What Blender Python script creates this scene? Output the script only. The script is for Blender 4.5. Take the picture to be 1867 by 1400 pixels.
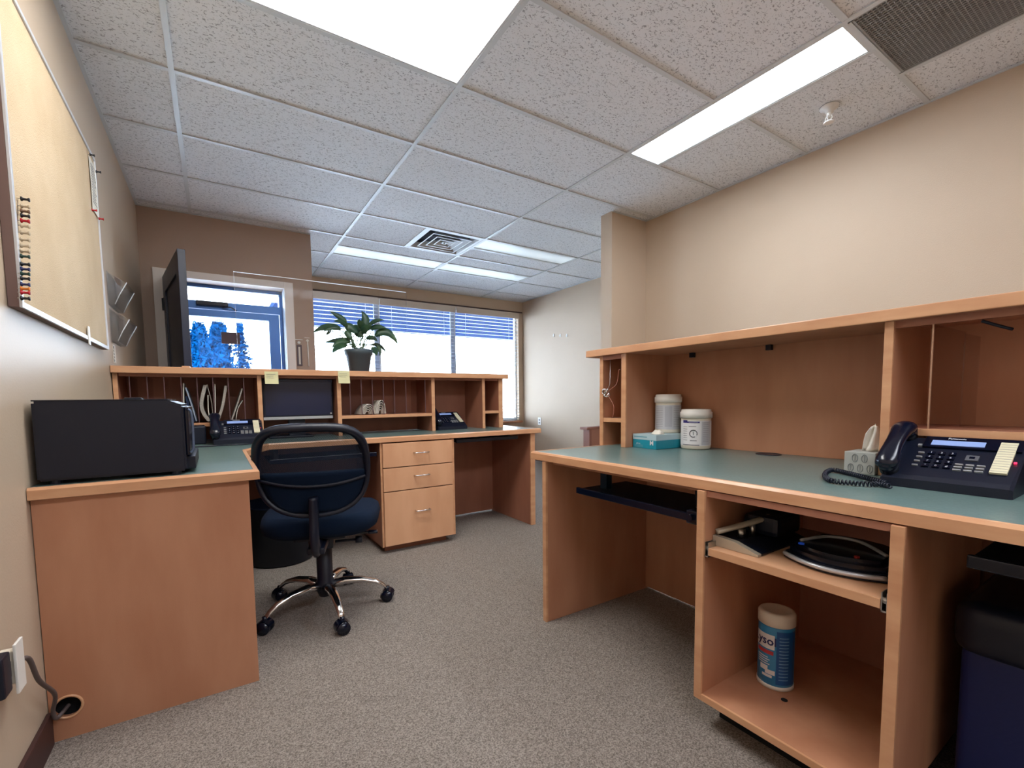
import bpy, bmesh, math, random
from mathutils import Vector, Matrix
random.seed(7)
PI = math.pi
C = bpy.context.scene.collection
S = bpy.context.scene
for o in list(bpy.data.objects): bpy.data.objects.remove(o)

# ------------------------------------------------------------------ camera
F, PX, PY = 824.4068, 918.379, 785.836          # focal length and principal point for the 1867 x 1400 frame
RM = Matrix(((0.84342168, 0.53504315, 0.0486693), (-0.53710596, 0.84183847, 0.05315253), (-0.0125328, -0.07097057, 0.99739967)))
CAM = Vector((0.09968, -2.7561, 1.0))
cam = bpy.data.cameras.new('camera'); co = bpy.data.objects.new('camera', cam); C.objects.link(co)
right, fwd, up = RM.col[0].copy(), RM.col[1].copy(), RM.col[2].copy()
m = Matrix.Identity(4)
for i in range(3):
    m[i][0] = right[i]; m[i][1] = up[i]; m[i][2] = -fwd[i]; m[i][3] = CAM[i]
co.matrix_world = m
cam.sensor_width = 36; cam.lens = F / 1867 * 36
cam.shift_x = (933.5 - PX) / 1867; cam.shift_y = (PY - 700) / 1867
cam.clip_start = 0.02; cam.clip_end = 400
S.camera = co
# ------------------------------------------------------------------ sky, exposure
w = bpy.data.worlds.new('sky'); S.world = w; w.use_nodes = True
nt = w.node_tree; bg = nt.nodes['Background']
bg.inputs[0].default_value = (0.74, 0.87, 1.0, 1); bg.inputs[1].default_value = 3.6
S.view_settings.view_transform = 'Standard'; S.view_settings.look = 'None'
S.view_settings.gamma = 1; S.view_settings.use_curve_mapping = False
S.view_settings.exposure = 2.6
PANEL = 5.5     # emission of the fluorescent panels

def _ray(x, y): return RM @ Vector(((x - PX) / F, 1, -(y - PY) / F))
def onX(x, y, X): d = _ray(x, y); return CAM + d * ((X - CAM.x) / d.x)
def onY(x, y, Y): d = _ray(x, y); return CAM + d * ((Y - CAM.y) / d.y)
def onZ(x, y, Z): d = _ray(x, y); return CAM + d * ((Z - CAM.z) / d.z)

# ------------------------------------------------------------------ materials
def lin(c):
    return tuple((v/255/12.92 if v/255 <= .04045 else ((v/255+.055)/1.055)**2.4) for v in c) + (1,)
def mat(name, rgb, rough=.5, metal=0, spec=.5, bump=None, var=None, coat=0):
    """bump=(scale,strength,detail)  var=(scale,rgb2,lo,hi,stretch)"""
    M = bpy.data.materials.new(name); M.use_nodes = True
    n = M.node_tree.nodes; l = M.node_tree.links; b = n['Principled BSDF']
    b.inputs['Base Color'].default_value = lin(rgb); b.inputs['Roughness'].default_value = rough
    b.inputs['Metallic'].default_value = metal; b.inputs['Specular IOR Level'].default_value = spec
    b.inputs['Coat Weight'].default_value = coat
    if bump or var: tc = n.new('ShaderNodeTexCoord')
    if var:
        mp = n.new('ShaderNodeMapping'); l.new(tc.outputs['Object'], mp.inputs[0])
        mp.inputs['Scale'].default_value = var[4] if len(var) > 4 else (1, 1, 1)
        no = n.new('ShaderNodeTexNoise'); no.inputs['Scale'].default_value = var[0]; no.inputs['Detail'].default_value = 4
        l.new(mp.outputs[0], no.inputs['Vector'])
        cr = n.new('ShaderNodeValToRGB'); cr.color_ramp.elements[0].position = var[2]; cr.color_ramp.elements[1].position = var[3]
        cr.color_ramp.elements[0].color = lin(rgb); cr.color_ramp.elements[1].color = lin(var[1])
        l.new(no.outputs['Fac'], cr.inputs[0]); l.new(cr.outputs[0], b.inputs['Base Color'])
    if bump:
        no = n.new('ShaderNodeTexNoise'); no.inputs['Scale'].default_value = bump[0]; no.inputs['Detail'].default_value = bump[2] if len(bump) > 2 else 3
        l.new(tc.outputs['Object'], no.inputs['Vector'])
        bp = n.new('ShaderNodeBump'); bp.inputs['Strength'].default_value = bump[1]; bp.inputs['Distance'].default_value = .01
        l.new(no.outputs['Fac'], bp.inputs['Height']); l.new(bp.outputs[0], b.inputs['Normal'])
    return M
def clear(name, tint=(.95, .97, .98), fac=.06, rough=.02):
    M = bpy.data.materials.new(name); M.use_nodes = True
    n = M.node_tree.nodes; l = M.node_tree.links; n.clear()
    out = n.new('ShaderNodeOutputMaterial'); mx = n.new('ShaderNodeMixShader'); tr = n.new('ShaderNodeBsdfTransparent')
    gl = n.new('ShaderNodeBsdfGlossy'); gl.inputs['Roughness'].default_value = rough
    tr.inputs[0].default_value = tint + (1,); mx.inputs[0].default_value = fac
    l.new(tr.outputs[0], mx.inputs[1]); l.new(gl.outputs[0], mx.inputs[2]); l.new(mx.outputs[0], out.inputs[0])
    return M
def emis(name, rgb, strength):
    M = bpy.data.materials.new(name); M.use_nodes = True
    b = M.node_tree.nodes['Principled BSDF']; b.inputs['Base Color'].default_value = lin(rgb)
    b.inputs['Emission Color'].default_value = lin(rgb); b.inputs['Emission Strength'].default_value = strength
    return M

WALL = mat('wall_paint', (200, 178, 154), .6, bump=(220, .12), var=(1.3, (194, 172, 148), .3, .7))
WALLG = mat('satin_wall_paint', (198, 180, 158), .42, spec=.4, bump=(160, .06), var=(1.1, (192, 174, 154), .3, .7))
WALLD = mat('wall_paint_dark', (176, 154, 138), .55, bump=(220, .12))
TRIM = mat('white_trim', (236, 230, 224), .4)
BASEB = mat('brown_vinyl', (62, 36, 34), .5)
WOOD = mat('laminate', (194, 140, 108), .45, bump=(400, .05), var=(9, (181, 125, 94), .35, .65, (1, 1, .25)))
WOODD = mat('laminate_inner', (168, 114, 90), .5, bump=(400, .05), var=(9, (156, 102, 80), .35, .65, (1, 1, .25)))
EDGE = mat('maple_edge', (216, 166, 126), .35, var=(14, (200, 146, 108), .3, .7, (.4, .4, 2)), coat=.15)
PALEW = mat('pale_laminate', (220, 170, 132), .42, var=(7, (208, 156, 118), .35, .65, (1, 1, .3)))
COUNTER = mat('green_laminate', (94, 116, 113), .28, spec=.6, bump=(500, .03), var=(160, (106, 128, 124), .4, .65))
BLACK = mat('black_plastic', (7, 16, 36), .42, bump=(600, .05))
BLACKG = mat('black_gloss', (7, 15, 34), .2)
BLACKM = mat('black_fabric', (8, 26, 48), .9, spec=.2, bump=(900, .4))
NAVY = mat('navy_paint', (12, 28, 60), .35)
NAVYB = mat('blue_plastic', (8, 26, 84), .5, bump=(60, .1))
CHROME = mat('chrome', (225, 222, 220), .12, 1)
STEEL = mat('brushed_steel', (190, 188, 184), .3, 1)
SILVER = mat('silver_plastic', (176, 178, 180), .35, .3)
WHITE = mat('white_plastic', (232, 230, 224), .4)
IVORY = mat('ivory_plastic', (224, 216, 200), .4)
GRID = mat('grid_metal', (206, 212, 214), .35)
PAPER = mat('paper', (222, 218, 206), .8)
FILEP = mat('file_paper', (178, 172, 162), .8, var=(120, (140, 134, 128), .4, .6, (1, 1, 8)))
NOTE = mat('sticky_paper', (214, 210, 166), .8)
ACRY = clear('acrylic', (.985, .988, .99), .004)
ACRYE = mat('acrylic_edge', (214, 222, 230), .2)
ACRYD = clear('acrylic_divider', (.93, .91, .91), .03)
ACRYDE = mat('divider_edge', (92, 66, 70), .3)
GLASS = clear('window_glass', (.96, .98, 1), .05)
ALU = mat('aluminium_frame', (70, 112, 172), .35, .4)
BLINDM = mat('blind_slat', (206, 212, 220), .45)
CORK = mat('cork', (204, 182, 150), .85, bump=(300, .3), var=(5, (194, 170, 136), .35, .7))
ALUL = mat('light_aluminium', (214, 218, 224), .35, .35)
BROWNF = mat('brown_edge', (126, 102, 96), .6)
DARK = mat('dark_void', (6, 8, 14), .9)
TEXTG = mat('grey_print', (120, 122, 128), .8)
TEXTD = mat('dark_print', (30, 34, 50), .8)
TEXTP = mat('purple_print', (52, 44, 120), .7)
LABELW = mat('label_white', (226, 226, 228), .6)
LABELG = mat('label_grey', (196, 198, 204), .6)

# fissured acoustic tile
def tile_mat():
    M = mat('acoustic_tile', (232, 236, 238), .9, spec=.15); n = M.node_tree.nodes; l = M.node_tree.links; b = n['Principled BSDF']
    tc = n.new('ShaderNodeTexCoord'); mp = n.new('ShaderNodeMapping'); l.new(tc.outputs['Object'], mp.inputs[0]); mp.inputs['Scale'].default_value = (1, 1.7, 1)
    d = n.new('ShaderNodeTexNoise'); d.inputs['Scale'].default_value = 30; l.new(mp.outputs[0], d.inputs['Vector'])
    no = n.new('ShaderNodeTexNoise'); no.inputs['Scale'].default_value = 62; no.inputs['Detail'].default_value = 2.5; no.inputs['Distortion'].default_value = 1.3
    l.new(mp.outputs[0], no.inputs['Vector'])
    cr = n.new('ShaderNodeValToRGB'); e = cr.color_ramp.elements; e[0].position = .36; e[1].position = .43
    e[0].color = lin((168, 172, 176)); e[1].color = lin((232, 236, 239))
    l.new(no.outputs['Fac'], cr.inputs[0]); l.new(cr.outputs[0], b.inputs['Base Color'])
    bp = n.new('ShaderNodeBump'); bp.inputs['Strength'].default_value = .6; bp.inputs['Distance'].default_value = .004
    l.new(cr.outputs[0], bp.inputs['Height']); l.new(bp.outputs[0], b.inputs['Normal'])
    return M
TILE = tile_mat()
def carpet_mat():
    M = mat('carpet', (112, 102, 96), .95, spec=.1); n = M.node_tree.nodes; l = M.node_tree.links; b = n['Principled BSDF']
    tc = n.new('ShaderNodeTexCoord')
    no = n.new('ShaderNodeTexNoise'); no.inputs['Scale'].default_value = 230; no.inputs['Detail'].default_value = 4; no.inputs['Roughness'].default_value = .75
    l.new(tc.outputs['Object'], no.inputs['Vector'])
    cr = n.new('ShaderNodeValToRGB'); e = cr.color_ramp.elements; e[0].position = .38; e[1].position = .64
    e[0].color = lin((106, 98, 92)); e[1].color = lin((186, 174, 164)); l.new(no.outputs['Fac'], cr.inputs[0])
    l.new(cr.outputs[0], b.inputs['Base Color'])
    bp = n.new('ShaderNodeBump'); bp.inputs['Strength'].default_value = .9; bp.inputs['Distance'].default_value = .006
    l.new(no.outputs['Fac'], bp.inputs['Height']); l.new(bp.outputs[0], b.inputs['Normal'])
    return M
CARPET = carpet_mat()
def mesh_mat():
    M = mat('chair_mesh', (24, 40, 62), .8); n = M.node_tree.nodes; l = M.node_tree.links; b = n['Principled BSDF']
    tc = n.new('ShaderNodeTexCoord'); ck = n.new('ShaderNodeTexChecker'); ck.inputs['Scale'].default_value = 330
    l.new(tc.outputs['Object'], ck.inputs['Vector'])
    mr = n.new('ShaderNodeMapRange'); mr.inputs[3].default_value = .48; mr.inputs[4].default_value = .8
    l.new(ck.outputs['Fac'], mr.inputs[0]); l.new(mr.outputs[0], b.inputs['Alpha'])
    return M
MESH = mesh_mat()
def lens_mat(name, rgb, s, axis, period, off):
    # prismatic lens over fluorescent tubes: brighter along the tubes
    M = emis(name, rgb, s); n = M.node_tree.nodes; l = M.node_tree.links; b = n['Principled BSDF']
    tc = n.new('ShaderNodeTexCoord'); sx = n.new('ShaderNodeSeparateXYZ'); l.new(tc.outputs['Object'], sx.inputs[0])
    ma = n.new('ShaderNodeMath'); ma.operation = 'MULTIPLY_ADD'; ma.inputs[1].default_value = 2*PI/period; ma.inputs[2].default_value = off
    l.new(sx.outputs[axis], ma.inputs[0])
    co_ = n.new('ShaderNodeMath'); co_.operation = 'COSINE'; l.new(ma.outputs[0], co_.inputs[0])
    mr = n.new('ShaderNodeMapRange'); mr.inputs[1].default_value = -1; mr.inputs[2].default_value = 1; mr.inputs[3].default_value = s*.45; mr.inputs[4].default_value = s*1.3
    l.new(co_.outputs[0], mr.inputs[0]); l.new(mr.outputs[0], b.inputs['Emission Strength'])
    b.inputs['Roughness'].default_value = .4
    return M

# ------------------------------------------------------------------ mesh helpers
def box(bm, x0, x1, y0, y1, z0, z1, bev=0, seg=2, mi=0):
    r = bmesh.ops.create_cube(bm, size=1)
    vs = r['verts']
    for v in vs:
        v.co = Vector((x0 + (v.co.x+.5)*(x1-x0), y0 + (v.co.y+.5)*(y1-y0), z0 + (v.co.z+.5)*(z1-z0)))
    fs = set(f for v in vs for f in v.link_faces)
    for f in fs: f.material_index = mi
    if bev > 0:
        es = list(set(e for v in vs for e in v.link_edges))
        bmesh.ops.bevel(bm, geom=es, offset=bev, segments=seg, affect='EDGES', profile=.6)
    return vs
def B(*a, **k):
    bm = bmesh.new(); box(bm, *a, **k); return bm
def cyl(bm, p, q, r, r2=None, n=20, cap=True):
    p = Vector(p); q = Vector(q); d = q-p
    rr = bmesh.ops.create_cone(bm, cap_ends=cap, cap_tris=False, segments=n, radius1=r, radius2=r if r2 is None else r2, depth=d.length)
    M = Matrix.Translation((p+q)/2) @ d.to_track_quat('Z', 'Y').to_matrix().to_4x4()
    bmesh.ops.transform(bm, matrix=M, verts=rr['verts']); return rr['verts']
def lathe(bm, prof, n=32, c=(0, 0, 0)):
    rings = []
    for r, z in prof:
        if r < 1e-6: rings.append([bm.verts.new((c[0], c[1], c[2]+z))])
        else: rings.append([bm.verts.new((c[0]+r*math.cos(2*PI*i/n), c[1]+r*math.sin(2*PI*i/n), c[2]+z)) for i in range(n)])
    for a, b in zip(rings, rings[1:]):
        for i in range(n):
            j = (i+1) % n
            if len(a) == 1 and len(b) == 1: continue
            if len(a) == 1: bm.faces.new((a[0], b[j], b[i]))
            elif len(b) == 1: bm.faces.new((a[i], a[j], b[0]))
            else: bm.faces.new((a[i], a[j], b[j], b[i]))
def tube(bm, pts, r, n=8, closed=False, radii=None, flat=1.0):
    pts = [Vector(p) for p in pts]; N = len(pts); rings = []
    prevn = None
    for i, p in enumerate(pts):
        a = pts[(i-1) % N] if (closed or i > 0) else p; b = pts[(i+1) % N] if (closed or i < N-1) else p
        t = (b-a).normalized()
        if prevn is None:
            prevn = t.orthogonal().normalized() if abs(t.z) > .9 else Vector((0, 0, 1)).cross(t).normalized()
        nn = (prevn - t*prevn.dot(t)).normalized(); prevn = nn; bb = t.cross(nn)
        rr = radii[i] if radii else r
        rings.append([bm.verts.new(p + nn*rr*math.cos(2*PI*k/n) + bb*rr*flat*math.sin(2*PI*k/n)) for k in range(n)])
    R_ = list(range(N)) if closed else list(range(N-1))
    for i in R_:
        a = rings[i]; b = rings[(i+1) % N]
        for k in range(n): bm.faces.new((a[k], a[(k+1) % n], b[(k+1) % n], b[k]))
    if not closed: bm.faces.new(rings[0][::-1]); bm.faces.new(rings[-1])
def spline(pts, n=8):
    pts = [Vector(p) for p in pts]; out = []
    P = [pts[0]] + pts + [pts[-1]]
    for i in range(1, len(P)-2):
        for k in range(n):
            t = k/n; a, b, c, d = P[i-1], P[i], P[i+1], P[i+2]
            out.append(.5*((2*b) + (c-a)*t + (2*a-5*b+4*c-d)*t*t + (3*b-a-3*c+d)*t**3))
    out.append(pts[-1]); return out
def prism(bm, poly, z0, z1, bev=0):
    vs = [bm.verts.new((x, y, z0)) for x, y in poly]; f = bm.faces.new(vs)
    r = bmesh.ops.extrude_face_region(bm, geom=[f]); nv = [g for g in r['geom'] if isinstance(g, bmesh.types.BMVert)]
    for v in nv: v.co.z = z1
    bmesh.ops.recalc_face_normals(bm, faces=bm.faces[:])
    if bev: bmesh.ops.bevel(bm, geom=[e for e in bm.edges if all(v in nv for v in e.verts)], offset=bev, segments=2, affect='EDGES')
def ribbon(bm, prof, thick, axis0, axis1, place):
    """2D centre line prof [(a,z)], given thickness, extruded from axis0 to axis1; place(a,e,z)->Vector"""
    P = [Vector(p) for p in prof]; L = []; R_ = []
    for i, p in enumerate(P):
        a = P[max(i-1, 0)]; b = P[min(i+1, len(P)-1)]; t = (b-a).normalized(); n_ = Vector((-t.y, t.x))
        L.append(p + n_*thick/2); R_.append(p - n_*thick/2)
    loop = L + R_[::-1]
    va = [bm.verts.new(place(q.x, axis0, q.y)) for q in loop]; vb = [bm.verts.new(place(q.x, axis1, q.y)) for q in loop]
    N = len(loop); h = N//2
    for i in range(N): bm.faces.new((va[i], va[(i+1) % N], vb[(i+1) % N], vb[i]))
    for vv in (va, vb):
        for i in range(h-1): bm.faces.new((vv[i], vv[i+1], vv[N-2-i], vv[N-1-i]))
    bmesh.ops.recalc_face_normals(bm, faces=bm.faces[:])

def root_of(o):
    while o.parent: o = o.parent
    return o
def obj(name, bm, m_, parent=None, smooth=False, world=True, mod=None):
    """link a bmesh as ONE mesh; coordinates are world ones unless world=False (then local to the thing)"""
    me = bpy.data.meshes.new(name)
    org = Vector((0, 0, 0))
    if parent is not None:
        if world: org = root_of(parent).location.copy()
    elif world:
        xs = [v.co for v in bm.verts]
        org = Vector(((min(v.x for v in xs)+max(v.x for v in xs))/2, (min(v.y for v in xs)+max(v.y for v in xs))/2, min(v.z for v in xs)))
    for v in bm.verts: v.co -= org
    bm.to_mesh(me); bm.free()
    for q in (m_ if isinstance(m_, (list, tuple)) else [m_]): me.materials.append(q)
    if smooth:
        for p in me.polygons: p.use_smooth = True
    o = bpy.data.objects.new(name, me); C.objects.link(o)
    if parent is not None: o.parent = parent
    elif world: o.location = org
    if smooth == 'auto':
        md = o.modifiers.new('wn', 'WEIGHTED_NORMAL')
    return o
def thing(name, label, cat, loc=(0, 0, 0), rz=0, group=None):
    o = bpy.data.objects.new(name, None); C.objects.link(o); o.empty_display_size = .1
    o.location = loc; o.rotation_euler = (0, 0, rz); o['label'] = label; o['category'] = cat
    if group: o['group'] = group
    return o
def tag(o, label, cat, group=None):
    o['label'] = label; o['category'] = cat
    if group: o['group'] = group
    return o
def struct(o, label=None):
    o['kind'] = 'structure'
    if label: o['label'] = label
    return o
def curve_plate(rect, hole, thick):
    """plate in XZ with a round hole (x,z,r)"""
    cu = bpy.data.curves.new('tmp', 'CURVE'); cu.dimensions = '2D'; cu.fill_mode = 'BOTH'; cu.extrude = thick/2
    sp = cu.splines.new('POLY'); sp.points.add(3)
    for p, (x, z) in zip(sp.points, ((rect[0], rect[2]), (rect[1], rect[2]), (rect[1], rect[3]), (rect[0], rect[3]))): p.co = (x, z, 0, 1)
    sp.use_cyclic_u = True
    sp = cu.splines.new('POLY'); sp.points.add(31)
    for i, p in enumerate(sp.points): p.co = (hole[0]+hole[2]*math.cos(-2*PI*i/32), hole[1]+hole[2]*math.sin(-2*PI*i/32), 0, 1)
    sp.use_cyclic_u = True
    o = bpy.data.objects.new('tmp', cu); C.objects.link(o)
    bpy.context.view_layer.update()
    me = bpy.data.meshes.new_from_object(o); bm = bmesh.new(); bm.from_mesh(me)
    bpy.data.objects.remove(o)
    for v in bm.verts: v.co = Vector((v.co.x, v.co.z, v.co.y))
    bmesh.ops.recalc_face_normals(bm, faces=bm.faces[:])
    return bm
def text_bm(body, size, fn, bold=0, align='CENTER'):
    """flat lettering as mesh; fn(x,y)->Vector places each vertex"""
    cu = bpy.data.curves.new('tmp', 'FONT'); cu.body = body; cu.size = size; cu.align_x = align; cu.align_y = 'CENTER'
    cu.offset = bold; cu.resolution_u = 2; cu.fill_mode = 'FRONT'
    o = bpy.data.objects.new('tmp', cu); C.objects.link(o); bpy.context.view_layer.update()
    me = bpy.data.meshes.new_from_object(o); bm = bmesh.new(); bm.from_mesh(me); bpy.data.objects.remove(o)
    for v in bm.verts: v.co = fn(v.co.x, v.co.y)
    return bm

# ------------------------------------------------------------------ room
CE = 2.579; T = .6096; LX = -.36
RX = 3.46; FX = 4.45; DY = 1.95; WY = 3.46; BY = -4.6
def wallobj(name, boxes, m_, label=None):
    bm = bmesh.new()
    for b in boxes: box(bm, *b)
    return struct(obj(name, bm, m_), label)
struct(obj('floor', B(LX-.1, FX+.1, BY-.1, WY+.1, -.08, 0), CARPET), 'grey brown speckled carpet floor')
wallobj('wall_left', [(LX-.12, LX, BY, DY+.15, 0, 2.72)], WALLG, 'beige satin painted wall with the cork board')
DX0, DX1, DZ = -.205, .69, 2.045
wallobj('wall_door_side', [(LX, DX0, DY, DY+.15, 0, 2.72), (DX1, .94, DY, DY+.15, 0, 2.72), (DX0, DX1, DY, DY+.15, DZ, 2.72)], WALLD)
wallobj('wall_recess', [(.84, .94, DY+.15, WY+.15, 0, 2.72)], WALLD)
WX = (.99, 2.05, 3.21, 4.36)
WZ0, WZ1 = .64, 2.405
wallobj('wall_window_side', [(.94, FX, WY, WY+.15, 0, WZ0), (.94, FX, WY, WY+.15, WZ1, 2.72), (.94, WX[0], WY, WY+.15, WZ0, WZ1), (WX[3], FX, WY, WY+.15, WZ0, WZ1)], WALL)
wallobj('wall_far_right', [(FX, FX+.12, .09, WY+.15, 0, 2.72)], WALL)
wallobj('wall_stub', [(3.03, FX, .09, .22, 0, 2.72)], WALL)
wallobj('wall_right', [(RX, RX+.12, BY, .09, 0, 2.72)], WALL)
wallobj('wall_back', [(LX-.12, RX+.12, BY-.12, BY, 0, 2.72)], WALL)
bb = bmesh.new(); box(bb, LX, LX+.012, BY, -.97, 0, .10, .003); struct(obj('baseboard_left', bb, BASEB))
struct(obj('baseboard_right', B(RX-.012, RX, BY, .09, 0, .10), BASEB))
struct(obj('baseboard_far_right', B(FX-.012, FX, .22, WY, 0, .10), BASEB))
struct(obj('baseboard_window_side', B(.94, FX, WY-.012, WY, 0, .10), BASEB))

# ceiling: slab with each tile and grid bar a part
ceil = struct(obj('ceiling', B(LX-.1, FX+.1, BY-.1, WY+.15, 2.66, 2.72), WHITE), 'suspended ceiling of fissured tiles in a pale metal grid')
tiles_cache = {}
def tile(x0, x1, y0, y1):
    key = (round(x1-x0, 3), round(y1-y0, 3))
    if key not in tiles_cache:
        bm = bmesh.new(); box(bm, 0.004, x1-x0-.004, 0.004, y1-y0-.004, 0, .016)
        me = bpy.data.meshes.new('ceiling_tile'); bm.to_mesh(me); bm.free(); me.materials.append(TILE); tiles_cache[key] = me
    o = bpy.data.objects.new('ceiling_tile', tiles_cache[key]); C.objects.link(o); o.parent = ceil
    o.location = Vector((x0, y0, CE+.006+random.uniform(0, .0015))) - ceil.location
def bar(x0, x1, y0, y1):
    bm = bmesh.new(); w_ = .012
    if x1-x0 > y1-y0: box(bm, x0, x1, y0-w_, y0+w_, CE, CE+.006); box(bm, x0, x1, y0-.002, y0+.002, CE+.006, CE+.03)
    else: box(bm, x0-w_, x0+w_, y0, y1, CE-.0006, CE+.0055); box(bm, x0-.002, x0+.002, y0, y1, CE+.006, CE+.03)
    obj('grid_bar', bm, GRID, ceil)
cols = [(LX, 0), (0, 2*T), (2*T, 4*T), (4*T, 6*T), (6*T, FX)]
special = {(1, -2), (1, -6), (2, -6)}                      # big light cells (col, j)
for ci, (x0, x1) in enumerate(cols):
    for j in range(-8, 6):
        y0, y1 = j*T, (j+1)*T
        if y1 <= BY: continue
        y0 = max(y0, BY)
        a0, a1 = x0, x1
        if ci <= 1:
            if y0 >= DY: 
                if ci == 0: continue
                a0 = .94
            elif y1 > DY:
                if ci == 0: y1 = DY
        if y1 <= 0.1:
            if ci == 4: continue
            if ci == 3: a1 = RX
        y1c = min(y1, WY)
        if y0 >= WY: continue
        if y0 > BY: bar(4*T+T/2 if (ci == 3 and j == -2) else (5*T if (ci == 3 and j == -4) else a0), a1, y0, y0)
        if (ci, j) in special: continue
        if ci == 3 and j in (-3, -2): tile(4*T+T/2, a1, y0, y1c); continue
        if ci == 3 and j in (-5, -4): tile(5*T, a1, y0, y1c); continue
        if ci == 2 and j == 2: tile(a0, 3*T, y0, y1c); bar(3*T, 3*T, y0, y1c); continue
        if ci in (2, 3) and j == 3: tile(a0, a1, y0, y0+T/2); bar(a0, a1, y0+T/2, y0+T/2); continue
        if ci == 3 and j == 2: tile(a0, a1, y0+T/2, y1c); bar(a0, a1, y0+T/2, y0+T/2); continue
        if ci == 4 and y0 < .1: y0 = .1
        tile(a0, a1, y0, y1c)
bar(0, 0, BY, DY); bar(2*T, 2*T, BY, WY); bar(4*T, 4*T, BY, WY); bar(6*T, 6*T, .22, WY); bar(5*T, 5*T, BY, -3*T)
bar(4*T+T/2, 4*T+T/2, -3*T, -T)
# wall angle
for (x0, x1, y0, y1) in ((LX, LX+.018, BY, DY), (LX, .94, DY-.018, DY), (RX-.018, RX, BY, .09), (3.03, RX, .072, .09), (FX-.018, FX, .22, WY), (.94, FX, WY-.018, WY)):
    obj('wall_angle', B(x0, x1, y0, y1, CE-.001, CE+.004), GRID, ceil)

def light(name, label, x0, x1, y0, y1, m_):
    t = thing(name, label, 'ceiling light', ((x0+x1)/2, (y0+y1)/2, CE+.006))
    bm = bmesh.new(); f = .022
    box(bm, x0+.012, x1-.012, y0+.012, y0+f, CE+.001, CE+.03); box(bm, x0+.012, x1-.012, y1-f, y1-.012, CE+.001, CE+.03)
    box(bm, x0+.012, x0+f, y0+f, y1-f, CE+.001, CE+.03); box(bm, x1-f, x1-.012, y0+f, y1-f, CE+.001, CE+.03)
    obj('frame', bm, GRID, t)
    bm = bmesh.new(); box(bm, x0+.012, x1-.012, y0+.012, y1-.012, CE+.03, CE+.05); obj('housing', bm, WHITE, t)
    obj('diffuser', B(x0+f, x1-f, y0+f, y1-f, CE+.008, CE+.014), m_, t)
L1 = lens_mat('lens_warm', (250, 249, 246), PANEL*.62, 1, .2, 0)
L4 = emis('lens_fill', (240, 245, 255), PANEL*.42)
L2 = lens_mat('lens_cool', (232, 243, 255), PANEL*.75, 0, .30, 0)
L3 = lens_mat('lens_dim', (226, 240, 246), PANEL*.011, 1, .30, 0)
light('recessed_light', 'large two foot wide fluorescent ceiling panel with prismatic lens at top centre', 0, 2*T, -2*T, -T, L1)
for c_, nm in ((0, 'left'), (2, 'right')):
    light('recessed_light', 'added unseen ceiling panel brightening the room from behind the viewpoint on the %s' % nm, c_*T, (c_+2)*T, -6*T, -5*T, L4)  # unseen panels added behind the camera to brighten the room
light('recessed_light', 'long narrow bright ceiling light beside the dark grille near the right wall', 4*T, 4*T+T/2, -3*T, -T, L2)
light('recessed_light', 'narrow dim ceiling light left of the square air diffuser, nearer the outer door', 2*T, 4*T, 3.5*T, 4*T, L3)
light('recessed_light', 'narrow dim ceiling light closest to the window blinds, middle of the row', 4*T, 6*T, 3.5*T, 4*T, L3)
light('recessed_light', 'narrow dim ceiling light directly right of the square air diffuser', 4*T, 6*T, 2*T, 2.5*T, L3)

# square air diffuser: four nested louvre rings
t = thing('air_diffuser', 'square pale metal ceiling air diffuser with nested louvres', 'air vent', (3.5*T, 2.5*T, CE))
def ring(bm, cx, cy, a, b, za, zb):
    v = [[bm.verts.new((cx+sx*r, cy+sy*r, z)) for sx, sy in ((-1, -1), (1, -1), (1, 1), (-1, 1))] for r, z in ((a, za), (b, zb))]
    for i in range(4): bm.faces.new((v[0][i], v[0][(i+1) % 4], v[1][(i+1) % 4], v[1][i]))
cx, cy = 3.5*T, 2.5*T
bm = bmesh.new(); ring(bm, cx, cy, .292, .262, CE+.001, CE+.001); ring(bm, cx, cy, .262, .235, CE+.001, CE+.05); obj('frame', bm, GRID, t)
obj('throat', B(cx-.28, cx+.28, cy-.28, cy+.28, CE+.068, CE+.075), mat('duct_dark', (40, 42, 60), .6), t)
for a in (.205, .14, .08):
    bm = bmesh.new(); ring(bm, cx, cy, a, a-.055, CE-.002, CE+.045); ring(bm, cx, cy, a+.004, a-.008, CE-.003, CE-.003); obj('louvre', bm, GRID, t)
bm = bmesh.new(); box(bm, cx-.028, cx+.028, cy-.028, cy+.028, CE, CE+.006); cyl(bm, (cx, cy, CE), (cx, cy, CE-.01), .008); obj('centre_plate', bm, GRID, t)

# dark egg-crate return grille
t = thing('return_grille', 'dark grey egg-crate return air grille in the ceiling at upper right', 'air vent', (4.5*T, -4*T, CE))
gm = mat('grille_grey', (150, 152, 150), .5)
obj('backing', B(4*T+.012, 5*T-.012, -5*T+.012, -3*T-.012, CE+.03, CE+.036), mat('grille_dark', (38, 38, 38), .8), t)
bm = bmesh.new()
k = 4*T+.02
while k < 5*T-.014: box(bm, k, k+.0035, -5*T+.012, -3*T-.012, CE+.002, CE+.016); k += .016
k = -5*T+.02
while k < -3*T-.014: box(bm, 4*T+.012, 5*T-.012, k, k+.003, CE+.004, CE+.014); k += .016
o = obj('grille', bm, gm, t); o['kind'] = 'stuff'
bm = bmesh.new(); box(bm, 4*T+.01, 4*T+.02, -5*T, -3*T, CE, CE+.01); box(bm, 5*T-.02, 5*T-.01, -5*T, -3*T, CE, CE+.01); box(bm, 4*T+.01, 5*T-.01, -3*T-.02, -3*T-.01, CE, CE+.01)
obj('frame', bm, gm, t)

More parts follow.
